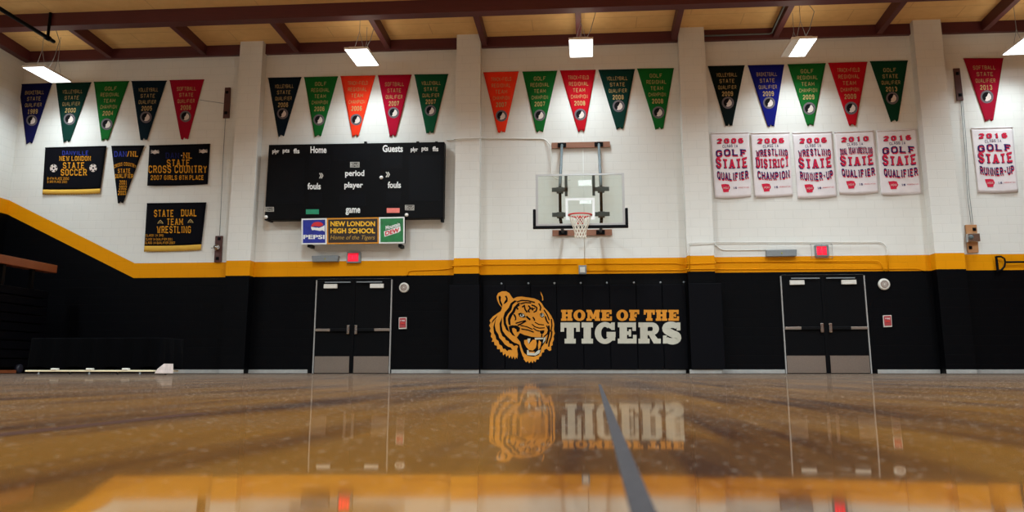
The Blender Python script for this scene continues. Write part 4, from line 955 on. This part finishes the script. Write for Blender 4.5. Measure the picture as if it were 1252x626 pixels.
for (x, y), rr, lab in (((493.7, 351.5), 6.2, 'round pale alarm speaker beside the door under the scoreboard'), ((1081.4, 347.4), 6.8, 'round pale alarm speaker beside the door under the white banners')):
    c = at(x, y, D - .05); R_ = rr / 1087 * D
    r = thing('alarm_speaker', lab, 'alarm speaker', (c.x, D - .03, c.z - R_), 'round alarm speakers')
    m = MB(); m.lathe((c.x, D - .004, c.z), (0, -1, 0), [(R_, 0), (R_, .03), (R_ * .9, .05), (R_ * .8, .055), (0, .056)], 28); m.build('bezel', OFFW, r)
    m = MB(); m.weld = False
    for q in (.25, .45, .62): m.lathe((c.x, D - .058, c.z), (0, -1, 0), [(R_ * q - .012, 0), (R_ * q - .006, .008), (R_ * q, .008), (R_ * q + .006, 0)], 24)
    m.build('grille_ring', pm('brown_grille', (120, 96, 84), .6), r)
for q, lab in ((((487.6, 388.2), (497, 387.8), (497, 402), (487.4, 402.4)), 'red fire alarm pull box beside the door under the scoreboard'),
               (((1079.8, 385.6), (1090, 385.2), (1091, 399.6), (1080.8, 400)), 'red fire alarm pull box beside the door under the white banners')):
    r = thing('alarm_pull', lab, 'fire alarm', at((q[0][0] + q[1][0]) / 2, q[3][1], D - .04), 'fire alarm pull boxes')
    m = MB(); m.slab(q, D - .05, D - .004); m.build('cover', OFFW, r, bevel=.008)
    m = MB(); e = .7; m.slab([(q[0][0] + e, q[0][1] + e), (q[1][0] - e, q[1][1] + e), (q[2][0] - e, q[2][1] - 1.6), (q[3][0] + e, q[3][1] - 1.6)], D - .06, D - .048); b = m.build('red_body', REDP, r, bevel=.004)
    cx, cy = (q[0][0] + q[2][0]) / 2, (q[0][1] + q[2][1]) / 2
    m = MB(); m.weld = False; g = lambda x, y: at(x, y, D - .072)
    m.slab([(cx - 2.6, cy - .6), (cx + 2.6, cy - .7), (cx + 2.6, cy + 1), (cx - 2.6, cy + 1.1)], D - .072, D - .058); m.build('pull_handle', RED, b)
    m = MB(); m.weld = False; letters(m, 'FIRE', (cx - 2.8, cy - 4, cx + 2.8, cy - 2.2), lambda x, y: at(x, y, D - .063), 1.3); m.build('fire_lettering', WPRINT, b)
# ------------------------------------------------------------------ conduits (painted over with the wall)
def conduit(pts, lab, rad=.013, mat=None, name='conduit'):
    P = []
    for p in pts:
        if isinstance(p, Vector): P.append(p); continue
        y = D - rad - .004 if len(p) == 2 else p[2]
        P.append(at(p[0], p[1], y))
    # round the corners
    Q = [P[0]]
    for i in range(1, len(P) - 1):
        a, b, c = P[i - 1], P[i], P[i + 1]; cap = .035 if isinstance(pts[i], Vector) else .12; d0 = min(cap, (b - a).length * .3); d1 = min(cap, (c - b).length * .3)
        p0 = b + (a - b).normalized() * d0; p1 = b + (c - b).normalized() * d1
        for k in range(5): t = k / 4; Q.append(p0 * (1 - t) ** 2 + b * 2 * t * (1 - t) + p1 * t * t)
    Q.append(P[-1])
    m = MB(); m.tube(Q, rad, 8); return tag(m.build(name, mat or WALL), lab, 'conduit', 'thin conduits on the end wall')
yp = D - PD - .02
def over(k, pys, w0, w1):
    """waypoints that carry a conduit over pillar k: in from the wall, across the front, back to the wall (picture heights pys, w0/w1 at the wall)"""
    a, b = PIL[k]; o = []
    if w0: zA = at(at_px(a), w0, D - .02).z; o += [Vector((a - .10, D - .02, zA)), Vector((a - .03, D - .10, zA)), Vector((a - .03, yp - .005, at(at_px(a), pys[0], yp).z))]
    else: o += [Vector((a + .02, yp, at(at_px(a), pys[0], yp).z))]
    if w1: zB = at(at_px(b), w1, D - .02).z; o += [Vector((b + .03, yp - .005, at(at_px(b), pys[1], yp).z)), Vector((b + .03, D - .10, zB)), Vector((b + .10, D - .02, zB))]
    return o
def at_px(x): return {0: 290, 1: 560, 2: 850, 3: 1150}[min(range(4), key=lambda k: abs(PIL[k][0] - x))]
conduit([(497.6, 338.4), (499.4, 331), (540, 329.6)] + over(1, (324.8, 324.4), 328, 323.6) + [(600, 323.4), (706.6, 322.8)], 'painted conduit along the yellow band from the alarm speaker to the junction box')
conduit([(717.2, 322.6), (826, 321.8)] + over(2, (322.6, 322), 323, 320.6) + [(890, 320.2), (1075.5, 318.6, D - .06), (1082, 334, D - .06)], 'painted conduit in the yellow band passing over the door under the white banners')
conduit([(717.2, 331), (826, 330)] + over(2, (328.9, 328.6), 330, 329.2) + [(890, 329.2), (1124, 328.4), (1131, 332.8)], 'lowest painted conduit along the bottom edge of the yellow band')
zc = at(850, 297, yp).z; xc = PIL[2][0] + .03
conduit([Vector((xc, yp - .05, at(850, 333, yp).z)), Vector((xc, yp - .05, zc)), Vector((PIL[2][1] + .03, yp - .03, zc)), Vector((PIL[2][1] + .03, D - .1, at(875, 296.6).z)), Vector((PIL[2][1] + .1, D - .05, at(875, 296.6).z)), (1078, 295.6, D - .05), (1085, 303, D - .05), (1086.4, 334, D - .05)], 'cream conduit running level above the exit sign in the wire guard')
conduit([Vector((PIL[2][1] + .06, D - .02, at(878, 299).z)), (880, 304), (885, 306), (936.6, 305.6)], 'short cream conduit from the pillar to the battery light box')
conduit([(546, 171.2)] + over(1, (169.8, 169.4), 171, 169.4) + [(600, 169.4), (666, 169.6), (673.4, 178, D - .085), (674.2, 214, D - .085), (681, 219.4, D - .085), (698, 219.8, D - .085)], 'cream conduit from the scoreboard top bending down behind the backboard')
conduit([(712.6, 165, D - .012), (715, 322, D - .012)], 'thin straight conduit dropping behind the backboard to the junction box', .008)
def pipe3(pts, rad, mat, lab, name, cat, group=None):
    m = MB(); m.tube(pts, rad, 8); return tag(m.build(name, mat), lab, cat, group)
z_ = ZBEAMB + .2
xr = at(949, 49.5, 20.35).x - .10; zq = at(905, 42.5, 20.35).z
pipe3([(PIL[2][1] + .02, 20.35, zq), (xr - .06, 20.35, zq), (xr, 20.29, zq), (xr, 18.66, zq + .09)], .02, GREYD, 'grey conduit on the roof timber above the black pennant', 'conduit', 'conduit')
m = MB(); m.slab([(707.4, 324.4), (717, 324.2), (717, 334.8), (707.6, 335)], D - .09, D - .004)
r = thing('junction_box', 'small grey junction box on the yellow band above the slogan', 'junction box', at(712.2, 335, D - .05))
m.build('box', GREY, r, bevel=.006)
m = MB(); m.slab([(709, 326.6), (715.2, 326.4), (715.2, 333), (709.2, 333.2)], D - .1, D - .09); m.build('cover_plate', OFFW, r, bevel=.003)
# ------------------------------------------------------------------ wall boards with winches and their cables
BG = 'wooden winch boards on the wall'
def wboard(q, mat, lab, bolts):
    c = at((q[2][0] + q[3][0]) / 2, q[2][1], D - .02)
    r = thing('wall_board', lab, 'board', c, BG)
    m = MB(); m.slab(q, D - .05, D - .004); m.build('plank', mat, r, bevel=.004)
    for x, y in bolts:
        m = MB(); p = at(x, y, D - .05); m.box(p.x - .035, p.x + .035, D - .065, D - .05, p.z - .035, p.z + .035); m.lathe((p.x, D - .065, p.z), (0, -1, 0), [(.02, 0), (.018, .012), (0, .014)], 10); m.weld = False; m.build('bolt', BLKM, r)
    return r
wboard([(274.9, 107), (281.7, 106.8), (280, 144), (272.4, 144.2)], DARKBOARD, 'dark upright board high on the wall beside the crimson pennant and first pillar', [(277.6, 113), (276.2, 138)])
r = wboard([(263.2, 288.4), (272, 288.2), (270.3, 320.2), (261.6, 320.6)], DARKBOARD, 'dark reddish board with a silver winch beside the wrestling banner', [(268, 292), (265.8, 316)])
m = MB(); p = at(265.6, 302.6, D - .06); m.lathe(p, (0, -1, 0), [(.075, 0), (.075, .05), (.06, .08), (.03, .085), (.03, .12), (0, .122)], 20); wn = m.build('winch', CHROME, r)
m = MB(); m.tube([(p.x, p.y - .1, p.z), (p.x - .08, p.y - .11, p.z - .03), (p.x - .08, p.y - .16, p.z - .03)], .009, 8); m.build('winch_handle', GREY, wn)
wboard([(1165.8, 83.6), (1173.6, 83.2), (1178.2, 122.4), (1170.4, 122.8)], DARKBOARD, 'dark upright board high on the wall beside the last pillar', [(1170.4, 90), (1174, 116)])
r = wboard([(1180.4, 274.8), (1194.2, 274.6), (1196.8, 308.6), (1183.6, 308.9)], TANBOARD, 'tan plywood board with a silver winch box beside the last pillar', [(1191.2, 280.4), (1186.4, 302.8)])
m = MB(); m.slab([(1183, 285.6), (1198, 285), (1199, 295), (1183.6, 296)], D - .16, D - .05); wn = m.build('winch', CHROME, r, bevel=.012)
m = MB(); p = at(1187, 290, D - .16); m.lathe(p, (0, -1, 0), [(.05, -.002), (.05, .03), (.02, .05), (0, .052)], 16); m.build('winch_drum', GREYD, wn)
CG = 'thin winch cables'
def cable(pts, lab):
    P = [at(*p) for p in pts]; m = MB(); m.tube(P, .006, 6); tag(m.build('cable', GREYD), lab, 'cable', CG)
cable([(275.6, 144.4, D - .03), (273, 190, D - .05), (270.4, 250, D - .06), (268.6, 288, D - .05)], 'cable dropping from the dark board to the winch beside the wrestling banner')
cable([(1174.8, 123, D - .03), (1179.5, 180, D - .05), (1183, 240, D - .06), (1187.4, 274.6, D - .05)], 'straight cable dropping from the high board to the tan winch board')
cable([(1177, 123, D - .03), (1181, 170, D - .05), (1185, 235, D - .07), (1189.6, 274.6, D - .05)], 'slack second cable dropping to the tan winch board')
cable([(244, 122, D - .04), (258, 124.2, D - .05), (273.4, 126.4, D - .05)], 'short cable stretched from the dark high board behind the crimson pennant')
# black bracket at the far side
r = thing('wall_bracket', 'black D-shaped iron bracket with a long rod on the yellow band', 'bracket', at(1224, 331.6, D - .1))
f = lambda x, y, o=.1: at(x, y, D - o)
m = MB(); m.tube([f(1217.8, 313.4), f(1220.2, 331.4)], .028, 8); m.tube([f(1218, 313.8), f(1224, 313.8), f(1228, 316.2), f(1229.2, 320.6), f(1228, 326), f(1224.4, 330), f(1220, 331.2)], .022, 8); m.weld = False
m.build('loop', BLKM, r)
m = MB(); m.tube([f(1229, 320.6), f(1275, 320)], .022, 8); m.build('rod', BLKM, r)
for px, py in ((1219, 322), (1262, 320.2)): m = MB(); m.tube([f(px, py, .1), f(px, py, .004)], .03, 8); m.build('stand_off', BLKM, r)
# ------------------------------------------------------------------ overhead pole at the upper corner
YPo = 18.50
e = at(66.2, 51.2, YPo); b0 = at(2, 14, YPo); 
r = thing('overhead_pole', 'black steel pole hung from the roof beam near the bleachers', 'pole', (e.x, 17, e.z))
m = MB(); m.tube([(e.x, 13.0, e.z), (e.x, YPo - .02, e.z), (e.x, YPo, e.z)], [.045, .045, .038], 12); m.build('pole', BLKM, r)
m = MB(); hx = e.x; hy = Y1 - .05; m.tube([(hx, hy, e.z + .03), (hx, hy, zb + .30)], .035, 10); m.build('hanger', BLKM, r)
m = MB(); m.lathe((hx, hy - .07, e.z), (0, 1, 0), [(.045, 0), (.062, .01), (.062, .13), (.045, .14)], 14); m.build('collar', BLKM, r)
# ------------------------------------------------------------------ folded bleachers along the side wall
YE = 19.6
xb_ = at(70.4, 324.5, YE).x; zt_ = at(70.4, 324.5, YE).z; zb_ = at(69.4, 334, YE).z
r = thing('bleacher', 'folded black bleachers with an orange-brown seat plank on top, against the side wall', 'bleachers', ((XL + xb_) / 2, 17, 0))
y0 = 8.0
m = MB(); m.box(xb_ - .26, xb_, y0, YE, zb_, zt_); m.build('seat_plank', SEATW, r, bevel=.008)
n = 9; zlo = .12; zhi = zb_ - .42; dz = (zhi - zlo) / n
for i in range(n):
    m = MB(); m.box(xb_ - .16, xb_ - .03 - .006 * i, y0, YE - .1, zlo + dz * i + .015, zlo + dz * (i + 1) - .012); m.build('riser_board', BLKPAD, r, bevel=.01)
m = MB(); m.weld = False; m.box(XL + .02, xb_ - .17, y0, YE - .12, .1, zb_ - .44); m.build('inner_frame', BLK, r)
for px in (12, 47):
    yy = YE - (70 - px) / 1087 * YE * 1.6
    m = MB(); m.box(xb_ - .14, xb_ - .06, yy - .16, yy - .06, zhi - .01, zb_); m.build('support_post', BLKM, r)
yq = 18.45
m = MB(); m.box(xb_ - .10, xb_ + .04, y0, yq, .006, .075); m.build('foot_board', SEATW, r, bevel=.006)
m = MB(); m.lathe((xb_ + .0, yq + .14, .1), (1, 0, 0), [(0, -.06), (.1, -.06), (.1, .03), (.06, .04), (0, .041)], 18); m.build('wheel', pm('blue_black_rubber', (24, 26, 40), .5), r)
# ------------------------------------------------------------------ draped cart
YC = 13.6
c0, c1 = at(36, 440, YC), at(196.5, 440, YC); ztop = at(120, 413, YC).z; xl_, xr_ = c0.x, c1.x; dep = .75
r = thing('draped_cart', 'low cart under a black cloth on a pale pipe base, beside the bleachers', 'cart', ((xl_ + xr_) / 2, YC + dep / 2, 0))
random.seed(3)
def drape():
    vs = []; n = 120; rows = [(0, ztop), (.004, ztop - .02), (.012, ztop - .2), (.02, .3), (.024, .105)]
    per = []
    Lx, Ly = xr_ - xl_, dep
    for k in range(n):
        s = k / n * 2 * (Lx + Ly)
        if s < Lx: per.append((xl_ + s, YC, 0, -1))
        elif s < Lx + Ly: per.append((xr_, YC + s - Lx, 1, 0))
        elif s < 2 * Lx + Ly: per.append((xr_ - (s - Lx - Ly), YC + dep, 0, 1))
        else: per.append((xl_, YC + dep - (s - 2 * Lx - Ly), -1, 0))
    m = MB()
    for j, (o, z) in enumerate(rows):
        for k, (x, y, a, b) in enumerate(per):
            wv = o * (1 + 1.1 * math.sin(k * .9) + .7 * math.sin(k * 2.3 + 1)); vs.append((x + a * wv, y + b * wv, z + (.02 * math.sin(k * .5) if j == 4 else 0)))
    fs = [(j * n + k, j * n + (k + 1) % n, (j + 1) * n + (k + 1) % n, (j + 1) * n + k) for j in range(len(rows) - 1) for k in range(n)]
    m.add(vs, fs, True); m.add([(x, y, ztop) for x, y, a, b in per], [tuple(range(n))])
    return m
drape().build('cloth', DRAPE, r)
PALE = pm('pale_yellow_pipe', (206, 192, 160), .5)
bl, brr = at(31, 458, YC - .12).x, at(187, 458, YC - .12).x
m = MB(); m.weld = False; m.box(bl, brr, YC - .14, YC - .1, .045, .072); m.box(bl, brr, YC + dep - .04, YC + dep, .045, .072)
for x in (bl + .02, (bl + brr) / 2, brr - .02): m.box(x - .02, x + .02, YC - .1, YC + dep - .04, .045, .072)
m.build('pipe_base', PALE, r, bevel=.006)
for px in (66, 109, 153):
    p = at(px, 455, YC - .12); m = MB(); m.box(p.x - .045, p.x + .045, YC - .15, YC - .05, .07, .1); m.build('clamp', OFFW, r, bevel=.008)
for px in (47, 109, 171):
    for yy in (YC - .12, YC + dep - .02):
        p = at(px, 459, YC - .12); m = MB(); m.lathe((p.x, yy, .002), (0, 0, 1), [(0, 0), (.016, 0), (.016, .02), (.01, .022), (.01, .05)], 10); m.build('foot', GREY, r)
p0, p1 = at(189, 455, YC - .12), at(200.5, 455, YC - .12)
m = MB(); m.hexa([(p0.x, YC - .13, .02), (p1.x, YC - .13, .02), (p1.x, YC + .2, .02), (p0.x, YC + .2, .02)], [(p0.x + .04, YC - .12, .09), (p1.x - .01, YC - .12, .17), (p1.x - .01, YC + .2, .17), (p0.x + .04, YC + .2, .09)])
m.build('end_bracket', pm('mottled_white_board', (190, 176, 170), .6, var=.2), r, bevel=.006)
# ------------------------------------------------------------------ painted floor lines
def fline(a, b, wd, mat, lab, ext=0):
    A, B_ = onz(*a, 0), onz(*b, 0); d = (B_ - A).normalized(); A = A - d * ext; n = Vector((-d.y, d.x, 0)) * wd / 2
    m = MB(); z = Vector((0, 0, .0004)); m.add([A - n + z, B_ - n + z, B_ + n + z, A + n + z], [(0, 1, 2, 3)]); o = m.build('floor_line', mat); o['kind'] = 'structure'; o['label'] = lab; return o
def line_mat(name, rgb):
    m, nt, b = nmat(name)
    geo = N(nt, 'ShaderNodeNewGeometry'); no = N(nt, 'ShaderNodeTexNoise'); no.inputs['Scale'].default_value = 90; nt.links.new(geo.outputs['Position'], no.inputs['Vector'])
    c = lin(rgb); nt.links.new(mixc(nt, no.outputs['Fac'], tuple(x * .6 for x in c[:3]) + (1,), tuple(x * 1.4 for x in c[:3]) + (1,)), b.inputs['Base Color'])
    b.inputs['Roughness'].default_value = .9; b.inputs['Specular IOR Level'].default_value = .04; return m
A, B_ = onz(788, 630, 0), onz(733, 470, 0)
wd = (onz(803.5, 626, 0) - onz(771.5, 626, 0)).length
print('line', A, B_, wd)
fline((788, 630), (733, 470), wd, line_mat('slate_blue_line_paint', (50, 46, 46)), 'slate blue painted court line running towards the wall', .1)

A2_, B2_ = onz(-60, 538.5, 0), onz(246, 505, 0)
fline((-60, 538.5), (246, 505), .035, line_mat('dark_brown_line_paint', (50, 28, 18)), 'dark brown painted line slanting across the floor')
